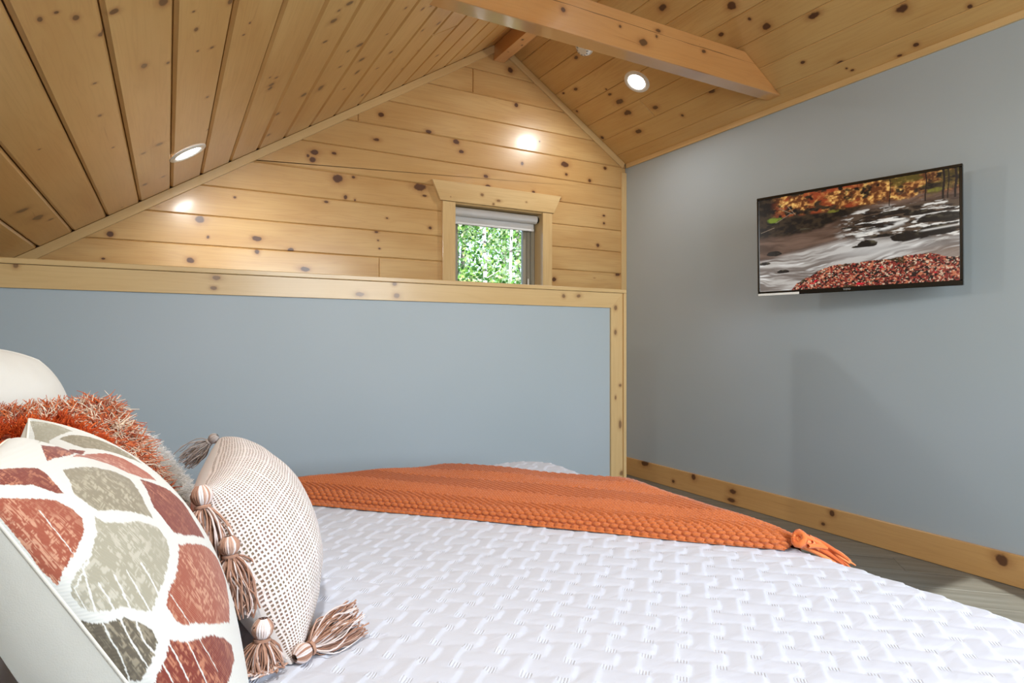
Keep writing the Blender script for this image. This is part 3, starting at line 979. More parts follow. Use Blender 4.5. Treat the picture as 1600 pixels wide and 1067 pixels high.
# ------------------------------------------------------------------ television on its swing arm
pTL, pTR = Vector((2.851, 2.343, 0.791 + H)), Vector((3.073, 1.419, 0.791 + H))
pBL, pBR = Vector((2.862, 2.313, 0.251 + H)), Vector((3.098, 1.418, 0.251 + H))
ctr = (pTL + pTR + pBL + pBR) / 4
exv = ((pTR + pBR) - (pTL + pBL)).normalized()
up = ((pTL + pTR) - (pBL + pBR)).normalized()
ezv = exv.cross(up).normalized()
eyv = ezv.cross(exv).normalized()
TWD, THT = ((pTR - pTL).length + (pBR - pBL).length) / 2, ((pTL - pBL).length + (pTR - pBR).length) / 2
tv = thing('television', 'flat screen television on the right wall showing an autumn forest stream', 'television')
tv.matrix_basis = frame(ctr, exv, eyv, ezv)
hw_, hh_ = TWD / 2, THT / 2
bz, bt = 0.014, 0.024
b_ = MB()
b_.box(-hw_, hw_, hh_ - 0.014, hh_, -0.022, 0.0, 0.002)
b_.box(-hw_, hw_, -hh_, -hh_ + bt, -0.022, 0.0, 0.002)
b_.box(-hw_, -hw_ + 0.013, -hh_ + bt, hh_ - 0.014, -0.022, 0.0, 0.002)
b_.box(hw_ - 0.013, hw_, -hh_ + bt, hh_ - 0.014, -0.022, 0.0, 0.002)
bez = b_.build('bezel', M_black, tv)
sh_ = MB().box(-hw_ + 0.003, hw_ - 0.003, -hh_ + 0.003, hh_ - 0.003, -0.030, -0.0225, 0.003)
sh_.box(-hw_ + 0.12, hw_ - 0.12, -hh_ + 0.04, hh_ - 0.14, -0.062, -0.0305, 0.010)
sh_.build('back_shell', M_black, tv)
nu, nv = 520, 296
sx0, sx1, sy0, sy1 = -hw_ + 0.0125, hw_ - 0.0125, -hh_ + bt - 0.0005, hh_ - 0.0135
a, b = np.meshgrid(np.linspace(0, 1, nu), np.linspace(0, 1, nv), indexing='ij')
V = np.stack([sx0 + (sx1 - sx0) * a, sy0 + (sy1 - sy0) * b, np.full(a.shape, -0.003)], -1).reshape(-1, 3)
pic = river_picture(a, 1 - b).reshape(-1, 3)
g = NT('screen_picture')
at = g.n('ShaderNodeAttribute', attribute_name='col').outputs['Color']
g.p(Base_Color=(0.006, 0.006, 0.007, 1), Roughness=0.25, Emission_Color=at, Emission_Strength=0.86)
M_screen = g.m
link('screen', fast_mesh('screen', V, grid_faces(nu, nv), True, pic), M_screen, tv)
# maker's word on the lower bezel
cu = bpy.data.curves.new('logo', 'FONT')
cu.body = 'VIZIO'
cu.size = 0.0125
cu.align_x = 'CENTER'
cu.align_y = 'CENTER'
cu.extrude = 0.0003
cu.space_character = 1.1
tmp = bpy.data.objects.new('logo_tmp', cu)
C.objects.link(tmp)
bpy.context.view_layer.update()
me = bpy.data.meshes.new_from_object(tmp.evaluated_get(bpy.context.evaluated_depsgraph_get()))
bpy.data.objects.remove(tmp)
me.name = 'logo'
M_logo = plain('logo_silver', lin(190, 192, 194), 0.4, 0.3)
link('logo', me, M_logo, bez, Matrix.Translation((-0.01, -hh_ + bt / 2, 0.0006)))
st_ = MB().box(-hw_ + 0.003, -hw_ + 0.225, -hh_ + 0.001, -hh_ + 0.013, 0.0002, 0.0012, 0.0)
lab = st_.build('paper_strip', M_white, bez)
lab['label'] = 'white paper label strip on the lower bezel'
# swing arm bracket
am = thing('wall_bracket', 'dark swing-arm bracket between the right wall and the television', 'bracket')
cb_ = ctr - ezv * 0.064
wy = cb_.y - 0.10
MB().box(XR - 0.014, XR - 0.0005, wy - 0.11, wy + 0.11, cb_.z - 0.10, cb_.z + 0.10, 0.003).build('wall_plate', M_darkmetal, am)
MB().cyl((XR - 0.013, wy, cb_.z + 0.02), tuple(cb_ + ezv * 0.0 + Vector((0.012, 0, 0.02))), 0.014, n=14).build('arm', M_darkmetal, am, smooth=True)
m_ = MB().box(-0.10, 0.10, -0.10, 0.10, -0.0685, -0.0625, 0.002).build('mount_plate', M_darkmetal, am, frame(ctr, exv, eyv, ezv))

# ------------------------------------------------------------------ bed
BX0, BX1, BY0, BY1, BZ = -0.80, 1.285, 0.14, 2.075, 0.600
bed = thing('bed', 'wide bed with pine side rails under the white quilt', 'bed', (0, 0, 0))
m = MB()
for a in ((BX0 + 0.03, BX1 - 0.03, BY0 + 0.03, BY0 + 0.055), (BX0 + 0.03, BX1 - 0.03, BY1 - 0.055, BY1 - 0.03)):
    MB().box(a[0], a[1], a[2], a[3], 0.16, 0.30, 0.004).build('side_rail', M_base, bed)
MB().box(BX1 - 0.055, BX1 - 0.03, BY0 + 0.056, BY1 - 0.056, 0.16, 0.30, 0.004).build('foot_rail', M_base, bed)
MB().box(BX0 + 0.03, BX0 + 0.055, BY0 + 0.056, BY1 - 0.056, 0.16, 0.30, 0.004).build('head_rail', M_base, bed)
for x in (BX0 + 0.09, BX1 - 0.10):
    for y in (BY0 + 0.10, BY1 - 0.10):
        MB().box(x - 0.033, x + 0.033, y - 0.033, y + 0.033, 0.0005, 0.2745, 0.004).build('leg', M_base, bed)
for i in range(9):
    x = BX0 + 0.16 + i * 0.21
    MB().box(x, x + 0.09, BY0 + 0.056, BY1 - 0.056, 0.275, 0.293, 0.002).build('slat', M_base, bed)
M_matt = plain('mattress_ticking', lin(225, 225, 228), 0.8)
MB().box(BX0 + 0.025, BX1 - 0.025, BY0 + 0.025, BY1 - 0.025, 0.301, BZ - 0.02, 0.045).build('mattress', M_matt, bed, smooth=True)

# ------------------------------------------------------------------ quilt: basket-weave relief over a soft rectangular form
QX0 = -0.84
RR = 0.055


def weave(x, y):
    """diagonal basket weave: blocks 34 x 65 mm one way, 72 x 39 mm the other, small ribbed squares between"""
    P2 = 0.104
    q = (x - y) / math.sqrt(2) - 0.0205
    p = (x + y) / math.sqrt(2) - 1.108
    h = np.full(x.shape, 0.22)
    fall = lambda t, half, s: np.clip((half - np.abs(t)) / s, 0, 1) ** 0.6
    for oq, op in ((0, 0), (0.052, 0.052)):
        dq = (q - oq + P2 / 2) % P2 - P2 / 2
        dp = (p - op + P2 / 2) % P2 - P2 / 2
        m = (np.abs(dq) < 0.0172) & (np.abs(dp) < 0.0325)
        t = (dq + 0.0172) / 0.0344
        v = (0.26 + 0.70 * t ** 0.8) * (0.45 + 0.55 * fall(dp, 0.0325, 0.010)) * np.clip((1 - t) / 0.10, 0.45, 1)
        h = np.where(m, v, h)
    for oq, op in ((0.052, 0), (0, 0.052)):
        dq = (q - oq + P2 / 2) % P2 - P2 / 2
        dp = (p - op + P2 / 2) % P2 - P2 / 2
        m = (np.abs(dq) < 0.0350) & (np.abs(dp) < 0.0195)
        t = (dq + 0.035) / 0.07
        v = (0.48 + 0.34 * t) * (0.5 + 0.5 * fall(dp, 0.0195, 0.009)) * np.clip((1 - t) / 0.05, 0.45, 1)
        h = np.where(m, v, h)
    return h


def quilt_point(X, Y, extra=0.0):
    """drape (X, Y) over the bed: points past the edge hang down; returns pos, normal"""
    cx, cy = (QX0 + BX1) / 2, (BY0 + BY1) / 2
    hx, hy = (BX1 - QX0) / 2, (BY1 - BY0) / 2
    rc = 0.16
    qx, qy = np.abs(X - cx) - (hx - rc), np.abs(Y - cy) - (hy - rc)
    mx, my = np.maximum(qx, 0), np.maximum(qy, 0)
    out = np.hypot(mx, my)
    d = out + np.minimum(np.maximum(qx, qy), 0) - rc
    use = (qx > 0) & (qy > 0)
    gx = np.where(use, mx / np.maximum(out, 1e-9), (qx >= qy).astype(float)) * np.sign(X - cx)
    gy = np.where(use, my / np.maximum(out, 1e-9), (qx < qy).astype(float)) * np.sign(Y - cy)
    D = -d                                     # inside distance
    zt = BZ + 0.006 * np.sin(X * 3.1 + 0.4) * np.sin(Y * 2.7) + 0.004 * np.sin(X * 9 + Y * 5)
    # hump of bunched quilt at the far foot corner
    zt = zt + 0.012 * np.exp(-(((X - 1.05) / 0.25) ** 2 + ((Y - 1.92) / 0.14) ** 2))
    # arc length along the rounded edge: D from RR to RR-(pi/2*RR) is the bend
    s = RR - D                                 # >0 past the start of the bend
    th = np.clip(s / RR, 0, PI / 2)
    over = np.maximum(s - RR * PI / 2, 0)
    off = np.where(s > 0, -RR + RR * np.sin(th), 0)   # final plan distance outward minus edge
    px = np.where(s > 0, X - gx * d + gx * off, X)
    py = np.where(s > 0, Y - gy * d + gy * off, Y)
    pz = zt - RR * (1 - np.cos(th)) - over
    fold = 0.012 * np.sin((X + Y) * 17 + 1.3) * np.clip(over / 0.15, 0, 1)
    nx, ny, nz = gx * np.sin(th), gy * np.sin(th), np.cos(th)
    nx, ny = np.where(s > 0, nx, 0), np.where(s > 0, ny, 0)
    nz = np.where(s > 0, nz, 1)
    P = np.stack([px + nx * (fold + extra), py + ny * (fold + extra), pz + nz * extra], -1)
    return P, np.stack([nx, ny, nz], -1)


xs = np.arange(QX0, BX1 + 0.34, 0.0040)
ys = np.arange(BY0 - 0.30, BY1 + 0.32, 0.0040)
X, Y = np.meshgrid(xs, ys, indexing='ij')
shift = 0.006 * np.sin(X * 5) + 0.004 * np.sin(Y * 7 + X * 3)
wv = weave(X + 0.004 * np.sin(Y * 6), Y + shift)
wr = fbm(X * 14, Y * 40, 3, 5) - 0.5
amp = 0.0060
P, Nn = quilt_point(X, Y, wv * amp + wr * 0.0016)
me = fast_mesh('quilt', P.reshape(-1, 3), grid_faces(len(xs), len(ys)), True)
g = NT('white_quilt')
tc = g.n('ShaderNodeTexCoord').outputs['Object']
g.p(Base_Color=lin(203, 208, 220), Roughness=0.8, Sheen_Weight=0.15)
x, y, z = g.xyz(tc)
qq = g.math('SUBTRACT', g.math('MULTIPLY', g.math('SUBTRACT', x, y), 0.70711), 0.0205)
pp = g.math('SUBTRACT', g.math('MULTIPLY', g.math('ADD', x, y), 0.70711), 1.108)
cell = lambda c_, hw: g.math('LESS_THAN', g.math('ABSOLUTE', g.math('SUBTRACT', g.math('FRACT', g.math('DIVIDE', c_, 0.052)), 0.5)), hw)
mask = g.math('MULTIPLY', cell(qq, 0.165), cell(pp, 0.125))
ribs = g.math('MULTIPLY', g.math('SINE', g.math('MULTIPLY', qq, 2 * PI / 0.0042)), mask)
cre = g.noise(g.comb(g.math('MULTIPLY', x, 9.0), g.math('MULTIPLY', y, 26.0), 0.0), 1.0, 3.0, 0.6, 0.6)
g.bump(g.math('MULTIPLY_ADD', ribs, 0.5, g.math('MULTIPLY_ADD', cre, 1.6, g.math('MULTIPLY', g.noise(tc, 900.0, 2.0), 0.15))), 0.5, 0.0022)
M_quilt = g.m
quilt = link('quilt', me, M_quilt)
tag(quilt, 'white quilted bedspread with basket-weave relief spread over the bed', 'bedspread')

# ------------------------------------------------------------------ knitted throw folded across the foot


def curve_pts(P, n):
    P = np.array(P, float)
    Q = [P[0] * 2 - P[1]] + list(P) + [P[-1] * 2 - P[-2]]
    out = []
    for i in range(1, len(Q) - 2):
        for t in np.linspace(0, 1, 60, endpoint=False):
            a, b, c, d = Q[i - 1], Q[i], Q[i + 1], Q[i + 2]
            out.append(0.5 * (2 * b + (c - a) * t + (2 * a - 5 * b + 4 * c - d) * t * t + (3 * b - a - 3 * c + d) * t ** 3))
    out.append(P[-1])
    out = np.array(out)
    s = np.r_[0, np.cumsum(np.linalg.norm(np.diff(out, axis=0), axis=1))]
    q = np.linspace(0, s[-1], n)
    return np.stack([np.interp(q, s, out[:, k]) for k in range(out.shape[1])], 1), s[-1]


def knit(S, W):
    """relief of the throw: S along its edge, W across, metres -> 0..1"""
    # border of chunky chain cells
    cw, ch = 0.021, 0.0115
    row = np.floor(W / ch)
    a = ((S / cw + 0.5 * (row % 2)) % 1.0) * 2 - 1
    b = ((W / ch) % 1.0) * 2 - 1
    cell = np.sqrt(np.clip(1 - a ** 2 - b ** 2 * 0.95, 0, 1))
    # herringbone ribs
    bw = 0.105
    k = np.floor(W / bw)
    wl = (W / bw) % 1.0
    sg = np.where(k % 2 == 0, 1.0, -1.0)
    tri = np.where(k % 2 == 0, wl, 1 - wl) * bw
    ph = (S * 0.95 + tri * 1.25) / 0.0215
    rib = np.abs(np.sin(ph * PI)) ** 0.55
    st = 0.5 + 0.5 * np.cos((W * 1.0 - S * 0.55 * sg) / 0.0078 * 2 * PI)
    fine = 0.5 + 0.5 * np.cos(W / 0.0058 * 2 * PI + np.floor(ph) * PI)
    hb = 1.15 * rib + 0.32 * st * rib + 0.12 * fine
    m = sm(W, 0.050, 0.056)
    return cell * (1 - m) + hb * m


def throw_layer(near, outer, ns, nw, thick, relief, name, nap=0.0):
    A, L = curve_pts(near, ns)
    B, _ = curve_pts(outer, ns)
    t = (np.linspace(0, 1, nw) ** 1.7)[None, :]
    XY = A[:, None, :] * (1 - t[..., None]) + B[:, None, :] * t[..., None]
    width = np.linalg.norm(B - A, axis=1)[:, None]
    W = t * width
    S = np.linspace(0, L, ns)[:, None] * np.ones_like(t)
    # rounded rim on every side
    rim = 0.024
    prof = lambda d: np.sqrt(np.clip(1 - (1 - np.clip(d / rim, 0, 1)) ** 2, 0, 1))
    th = thick * prof(W + 0.0) * prof(width - W) * (0.25 + 0.75 * prof(S)) * (0.25 + 0.75 * prof(L - S))
    lump = 0.008 * (fbm(S * 5, W * 6, 2, 12) - 0.5) * 2 * sm(W, 0, 0.05)
    P, N_ = quilt_point(XY[..., 0], XY[..., 1], 0.0)
    P = P + N_ * (th + lump * (th > 0.01) + 0.006)[..., None]
    # the stitches follow the rolled rim: measure across the real surface and push along its normal
    dW = np.linalg.norm(np.diff(P, axis=1), axis=2)
    WA = np.concatenate([np.zeros((ns, 1)), np.cumsum(dW, axis=1)], 1)
    NN = np.cross(np.gradient(P, axis=0), np.gradient(P, axis=1))
    NN /= np.maximum(np.linalg.norm(NN, axis=2, keepdims=True), 1e-9)
    NN *= np.sign((NN * N_).sum(2).mean())
    return P + NN * (relief * (knit(S, WA) - 0.25))[..., None]


g = NT('rust_knit')
tc = g.n('ShaderNodeTexCoord').outputs['Object']
nz = g.noise(tc, 260.0, 3.0, 0.6)
at = g.n('ShaderNodeAttribute', attribute_name='col').outputs['Color']
g.p(Base_Color=g.mix(g.rng(nz, 0.35, 0.7), lin(182, 90, 34), lin(206, 116, 56)), Roughness=0.9, Sheen_Weight=0.25)
g.bump(g.noise(tc, 600.0, 3.0, 0.7), 0.6, 0.0015)
M_knit = g.m
near = [(0.14, 2.07), (0.357, 1.86), (0.52, 1.67), (0.675, 1.485), (0.80, 1.33), (0.92, 1.19), (1.05, 1.045), (1.20, 0.905)]
outer = [(0.18, 2.17), (0.50, 2.165), (0.80, 2.10), (0.97, 1.93), (1.16, 1.66), (1.30, 1.45), (1.335, 1.20), (1.265, 0.915)]
throw = thing('throw_blanket', 'rust-orange chunky knitted throw folded across the foot of the bed', 'blanket')
P = throw_layer(near, outer, 900, 300, 0.026, 0.0074, 'top_fold')
link('top_fold', fast_mesh('top_fold', P.reshape(-1, 3), grid_faces(900, 300), True), M_knit, throw)
n2 = [(a - 0.016 * (1 - i / 7.0) - 0.0, b - 0.014 * (1 - i / 7.0)) for i, (a, b) in enumerate(near)]
o2 = [(a * 0.5 + c * 0.5, b * 0.5 + d * 0.5) for (a, b), (c, d) in zip(near, outer)]
P = throw_layer(n2, o2, 700, 90, 0.006, 0.003, 'lower_fold')
link('lower_fold', fast_mesh('lower_fold', P.reshape(-1, 3), grid_faces(700, 90), True), M_knit, throw)


# ------------------------------------------------------------------ strands
def tubes(name, PTS, R, cols, mat, parent=None, sides=3, taper=None, kind=None):
    """PTS (n,k,3) centre lines, R (n,) radii, cols (n,3)"""
    n, k, _ = PTS.shape
    T = np.gradient(PTS, axis=1)
    T /= np.maximum(np.linalg.norm(T, axis=2, keepdims=True), 1e-9)
    ref = np.tile(np.array([0.31, 0.17, 0.93]), (n, 1))[:, None, :]
    A = np.cross(T, ref)
    A /= np.maximum(np.linalg.norm(A, axis=2, keepdims=True), 1e-9)
    B = np.cross(T, A)
    rad = R[:, None] * (np.ones(k) if taper is None else taper)[None, :]
    ring = []
    for i in range(sides):
        t = 2 * PI * i / sides
        ring.append(PTS + (A * math.cos(t) + B * math.sin(t)) * rad[..., None])
    V = np.stack(ring, 2).reshape(-1, 3)            # n,k,sides
    base = (np.arange(n)[:, None, None] * k + np.arange(k - 1)[None, :, None]) * sides
    i = np.arange(sides)[None, None, :]
    j = (i + 1) % sides
    F = np.stack([base + i, base + j, base + sides + j, base + sides + i], -1).reshape(-1, 4)
    c = np.repeat(cols, k * sides, axis=0)
    return link(name, fast_mesh(name, V, F, True, c), mat, parent, None, kind)


M_yarn = vcol_mat('cotton_yarn', 0.85, 0.2).m
M_fur = vcol_mat('dyed_fur', 0.75, 0.0).m


def arcs(roots, dirs, length, k, droop, curl, rg):
    """bent strands from roots along dirs"""
    t = np.linspace(0, 1, k)[None, :, None]
    n = len(roots)
    side = rg.normal(size=(n, 3))
    side -= (side * dirs).sum(1, keepdims=True) * dirs
    P = roots[:, None, :] + dirs[:, None, :] * t * length[:, None, None]
    P = P + side[:, None, :] * curl * length[:, None, None] * (t ** 1.8)
    P[..., 2] -= (droop * length)[:, None] * (t[..., 0] ** 2)
    return P


def tassel(parent, top, direction, L, w, cols, rg, n=90, flat=None, name='tassel', end_spread=1.0):
    top = np.array(top, float)
    d = np.array(direction, float)
    d /= np.linalg.norm(d)
    a = np.cross(d, [0.3, 0.9, 0.1])
    a /= np.linalg.norm(a)
    b = np.cross(d, a)
    hl = L * 0.24
    # head: bundled yarns bulging between two ties
    PT, CC, RD = [], [], []
    k = 9
    tt = np.linspace(0, 1, k)
    for i in range(26):
        ph = 2 * PI * i / 26
        r = w * 0.27 * np.sin(PI * np.clip(tt * 0.9 + 0.08, 0, 1)) ** 0.7
        c_ = top + d[None, :] * (tt * hl)[:, None] + (a * math.cos(ph) + b * math.sin(ph))[None, :] * r[:, None]
        PT.append(c_)
        CC.append(cols[rg.integers(len(cols))])
        RD.append(w * 0.045)
    neck = top + d * hl
    for i in range(n):
        ph = rg.uniform(0, 2 * PI)
        q = rg.uniform(0, 1) ** 0.5
        rad = (a * math.cos(ph) + b * math.sin(ph)) * q
        ln = (L - hl) * rg.uniform(0.82, 1.06)
        sp = w * 0.62 * rg.uniform(0.75, 1.15) * end_spread
        out = np.minimum(1, tt * 2.4) ** 0.8 * 0.55 + tt * 0.45
        c_ = neck + d[None, :] * (tt * ln)[:, None] + rad[None, :] * (w * 0.10 + sp * out)[:, None]
        wob = rg.normal(size=3) * w * 0.10
        wob2 = rg.normal(size=3) * w * 0.07
        c_ = c_ + wob[None, :] * np.sin(tt * PI)[:, None] + wob2[None, :] * np.sin(tt * 2 * PI)[:, None]
        PT.append(c_)
        CC.append(cols[rg.integers(len(cols))])
        RD.append(w * rg.uniform(0.018, 0.034))
    # tie around the neck
    for z_ in (0.0, 0.0016):
        ph = np.linspace(0, 2 * PI, k)
        c_ = neck + d * z_ + (np.cos(ph)[:, None] * a + np.sin(ph)[:, None] * b) * w * 0.21
        PT.append(c_)
        CC.append(cols[0])
        RD.append(w * 0.04)
    PT = np.array(PT)
    if flat is not None:          # lies on a surface z = flat
        PT[..., 2] = np.maximum(PT[..., 2], flat + 0.001 + (PT[..., 2] - flat).clip(-0.02, 0) * -0.1)
    return tubes(name, PT, np.array(RD), np.array(CC), M_yarn, parent, 4)


# fringe knot and tassel on the throw's corner
rg = np.random.default_rng(21)
rust_cols = [L3(226, 120, 56), L3(206, 98, 40), L3(236, 140, 78)]
kp = np.array([1.228, 0.884, 0.600 + 0.032])
fr_mb = []
ts = np.linspace(0, 1, 10)
PT, CC, RD = [], [], []
for i in range(20):
    off = rg.normal(size=3) * 0.010
    end = np.array([1.312, 0.838, 0.580]) + rg.normal(size=3) * [0.010, 0.014, 0.008]
    mid = (kp + end) / 2 + np.array([0.004, 0.0, 0.010]) + rg.normal(size=3) * 0.006
    c_ = (1 - ts)[:, None] ** 2 * (kp + off) + 2 * (ts * (1 - ts))[:, None] * mid + ts[:, None] ** 2 * end
    PT.append(c_)
    CC.append(rust_cols[i % 3])
    RD.append(0.0050)
tubes('fringe_tassel', np.array(PT), np.array(RD), np.array(CC), M_yarn, throw, 5, np.array([1, 1, 1, 1, 1, .95, .9, .8, .6, .3]))
PT, CC, RD = [], [], []
for i in range(4):
    ph = np.linspace(0, 2 * PI, 10)
    tilt = i * 0.5
    c_ = kp + np.stack([np.sin(ph) * 0.006 + (i - 1.5) * 0.004, np.cos(ph) * 0.012, np.sin(ph + tilt) * 0.012], 1)
    PT.append(c_)
    CC.append(rust_cols[i % 3])
    RD.append(0.0075)
tubes('fringe_knot', np.array(PT), np.array(RD), np.array(CC), M_yarn, throw, 6)


# ------------------------------------------------------------------ cushions
def pillow(cNT, cFT, cNB, cFB, th, n=60, p=.42, pull=.06, dent=None, thb=None, skew=0, bow=0, crease=0.0, seed=1, lift=H, corner=0.0):
    a = np.linspace(-1, 1, n)
    s = np.sin(a * PI / 2)
    U, V = np.meshgrid(s, s, indexing='ij')
    u = U * (1 - pull * (1 - V ** 2))
    v = V * (1 - pull * (1 - U ** 2))
    u, v = u * (1 - corner * V ** 4), v * (1 - corner * U ** 4)
    cNT, cFT, cNB, cFB = [np.array(q, float) + [0, 0, lift] for q in (cNT, cFT, cNB, cFB)]
    w = lambda q: q[..., None]
    B = w((1 - u) * (1 + v) / 4) * cNT + w((1 + u) * (1 + v) / 4) * cFT + w((1 - u) * (1 - v) / 4) * cNB + w((1 + u) * (1 - v) / 4) * cFB
    nrm = np.cross(cFT + cFB - cNT - cNB, cNT + cFT - cNB - cFB)
    nrm /= np.linalg.norm(nrm)
    if nrm[0] < 0:
        nrm = -nrm
    B = B + w(bow * (1 - v ** 2) * (.5 + .5 * u)) * nrm
    h = th * ((1 - U ** 2) * (1 - V ** 2)) ** p
    if dent:
        u0, wd, dep = dent
        B[..., 2] -= dep * np.exp(-((U - u0) / wd) ** 2) * np.clip((V + .2) / 1.2, 0, 1) ** 3
    thb = thb or th
    A1, A2 = np.meshgrid(a, a, indexing='ij')
    cr = crease * (fbm(A1 * 3 + 7, A2 * 2 + 3, 3, seed) - 0.5) * 2 * np.clip((1 - U ** 2) * (1 - V ** 2) * 4, 0, 1)
    Fr = B + w(h * (1 - skew * U) + cr) * nrm
    Bk = B - w(h * thb / th + cr * 0.8) * nrm
    return A1, A2, Fr, Bk, nrm


def cushion_mesh(parent, Fr, Bk, matF, matB, colsF=None, front='front_cover', back='back_cover', label_f=None, label_b=None):
    n = Fr.shape[0]
    A1, A2 = np.meshgrid(np.linspace(0, 1, n), np.linspace(0, 1, n), indexing='ij')
    uv = np.stack([A1, A2], -1).reshape(-1, 2)
    Ff = grid_faces(n, n)
    a = link(front, fast_mesh(front, Fr.reshape(-1, 3), Ff, True, colsF, uv), matF, parent)
    b = link(back, fast_mesh(back, Bk.reshape(-1, 3), Ff[:, ::-1], True, None, uv), matB, parent)
    if label_f:
        a['label'] = label_f
    if label_b:
        b['label'] = label_b
    return a, b


def seam(parent, Fr, r, col, name='piping', mat=None):
    n = Fr.shape[0]
    i = np.arange(0, n, 2)
    ring = np.concatenate([Fr[i, 0], Fr[-1, i], Fr[i[::-1], -1], Fr[0, i[::-1]]])
    return tubes(name, ring[None], np.array([r]), np.array([col]), mat or M_yarn, parent, 6)


def linen(name, col, fold=0.25):
    g = NT(name)
    tc = g.n('ShaderNodeTexCoord').outputs['Object']
    x, y, z = g.xyz(tc)
    wv = g.math('ADD', g.math('SINE', g.math('MULTIPLY', y, 2400.0)), g.math('SINE', g.math('MULTIPLY', z, 2400.0)))
    g.p(Base_Color=col, Roughness=0.8, Sheen_Weight=0.2)
    g.bump(g.math('MULTIPLY_ADD', g.noise(tc, 11.0, 3.0), 10.0, g.math('MULTIPLY', g.noise(tc, 700.0, 2.0), 0.5)), fold, 0.002)
    return g.m


M_cream = linen('cream_cotton', lin(214, 212, 202))
M_cream2 = linen('cream_linen', lin(228, 226, 218))
M_white_cloth = linen('white_cotton', lin(214, 216, 214))
M_rustcloth = linen('rust_backing', lin(150, 62, 24))
M_satin = plain('pillow_backing', lin(224, 218, 214), 0.45, sheen=0.1)

# --- printed ogee cushion, nearest
OGEE = [
 (1, [(-0.56,0.77), (-0.48,0.72), (-0.34,0.62), (-0.35,0.57), (-0.38,0.52), (-0.41,0.47), (-0.45,0.49), (-0.51,0.58), (-0.71,0.69)]),
 (2, [(-0.83,0.64), (-0.61,0.54), (-0.50,0.47), (-0.47,0.41), (-0.47,0.36), (-0.54,0.33), (-0.65,0.31), (-0.78,0.30), (-0.87,0.29), (-0.96,0.27), (-0.98,0.33), (-0.97,0.41), (-0.96,0.50), (-0.96,0.57)]),
 (3, [(-0.22,0.53), (0.00,0.44), (0.17,0.35), (0.22,0.28), (0.13,0.23), (0.05,0.19), (-0.01,0.15), (-0.13,0.23), (-0.24,0.29), (-0.33,0.33), (-0.35,0.38), (-0.35,0.44), (-0.29,0.47)]),
 (4, [(-0.39,0.33), (-0.37,0.29), (-0.27,0.24), (-0.14,0.19), (-0.05,0.12), (-0.06,0.08), (-0.11,0.05), (-0.23,0.04), (-0.36,0.03), (-0.47,0.03), (-0.55,0.02), (-0.62,0.05), (-0.70,0.10), (-0.78,0.12), (-0.88,0.15), (-0.93,0.18), (-0.93,0.22), (-0.87,0.25), (-0.75,0.26), (-0.63,0.27), (-0.49,0.29)]),
 (1, [(0.34,0.24), (0.45,0.18), (0.60,0.10), (0.66,0.03), (0.58,-0.04), (0.54,-0.11), (0.20,-0.01), (0.07,0.05), (0.08,0.10), (0.11,0.16)]),
 (2, [(0.01,0.02), (0.19,-0.04), (0.52,-0.15), (0.64,-0.21), (0.60,-0.28), (0.33,-0.31), (0.08,-0.31), (-0.17,-0.21), (-0.33,-0.13), (-0.43,-0.09), (-0.47,-0.05), (-0.45,-0.01), (-0.40,0.00), (-0.29,0.00), (-0.18,0.00)]),
 (1, [(-0.58,-0.07), (-0.49,-0.12), (-0.28,-0.20), (-0.15,-0.27), (-0.07,-0.33), (-0.13,-0.36), (-0.31,-0.34), (-0.51,-0.31), (-0.93,-0.13), (-0.86,-0.10), (-0.74,-0.09), (-0.64,-0.08)]),
 (5, [(-0.99,0.15), (-0.88,0.11), (-0.75,0.08), (-0.68,0.04), (-0.64,-0.01), (-0.66,-0.04), (-0.71,-0.05), (-0.80,-0.06), (-0.92,-0.07), (-0.98,-0.05), (-1.00,-0.04), (-1.00,0.04), (-1.00,0.11)]),
 (4, [(0.86,0.95), (0.88,0.78), (0.86,0.66), (0.78,0.58), (0.68,0.63), (0.57,0.72), (-0.02,0.71), (0.64,0.86)]),
 (3, [(0.60,0.66), (0.69,0.58), (0.75,0.49), (0.78,0.41), (0.78,0.31), (0.72,0.24), (0.63,0.31), (0.57,0.41), (0.51,0.52), (0.55,0.59)]),
 (1, [(-0.06,0.69), (0.02,0.63), (0.45,0.59), (0.46,0.51), (0.00,0.54), (-0.15,0.59), (-0.22,0.61), (-0.12,0.66)]),
 (6, [(-0.02,0.53), (0.40,0.50), (0.52,0.41), (0.56,0.33), (0.56,0.26), (0.57,0.20), (0.54,0.17), (0.40,0.23), (0.32,0.30), (0.30,0.38), (0.23,0.45)]),
]
RAYS = [
 [(-0.66,0.49), (-0.69,0.39), (-0.71,0.31)],
 [(-0.73,0.26), (-0.86,0.15), (-0.90,0.07), (-0.93,0.01), (-0.98,-0.05)],
 [(-0.72,0.19), (-0.76,0.09), (-0.80,0.02), (-0.82,-0.06), (-0.84,-0.10)],
 [(-0.60,0.17), (-0.67,0.07), (-0.73,0.00), (-0.72,-0.09), (-0.74,-0.14)],
 [(-0.51,0.15), (-0.57,0.03), (-0.60,-0.08), (-0.64,-0.18)],
 [(-0.39,0.12), (-0.45,0.01), (-0.48,-0.12), (-0.53,-0.24)],
 [(-0.37,-0.01), (-0.38,-0.13), (-0.39,-0.27)],
 [(-0.61,0.27), (-0.88,0.23), (-0.91,0.16)],
]

cfg = dict(cNT=(-0.161, 0.719, -0.121), cFT=(-0.173, 1.104, -0.092), cNB=(0.076, 0.588, -0.468), cFB=(0.085, 0.87, -0.462), th=0.03, thb=0.12, skew=0.6, bow=0.082, pull=0.03, dent=(0.62, 0.38, 0.05))
nP = 460
A1, A2, Fr, Bk, nr = pillow(n=nP, **cfg)
wx = (fbm(A1 * 60, A2 * 60, 2, 201) - 0.5) * 0.012
wy_ = (fbm(A1 * 60, A2 * 60, 2, 205) - 0.5) * 0.012
pu, pv = (A1 + wx).ravel(), (A2 + wy_).ravel()


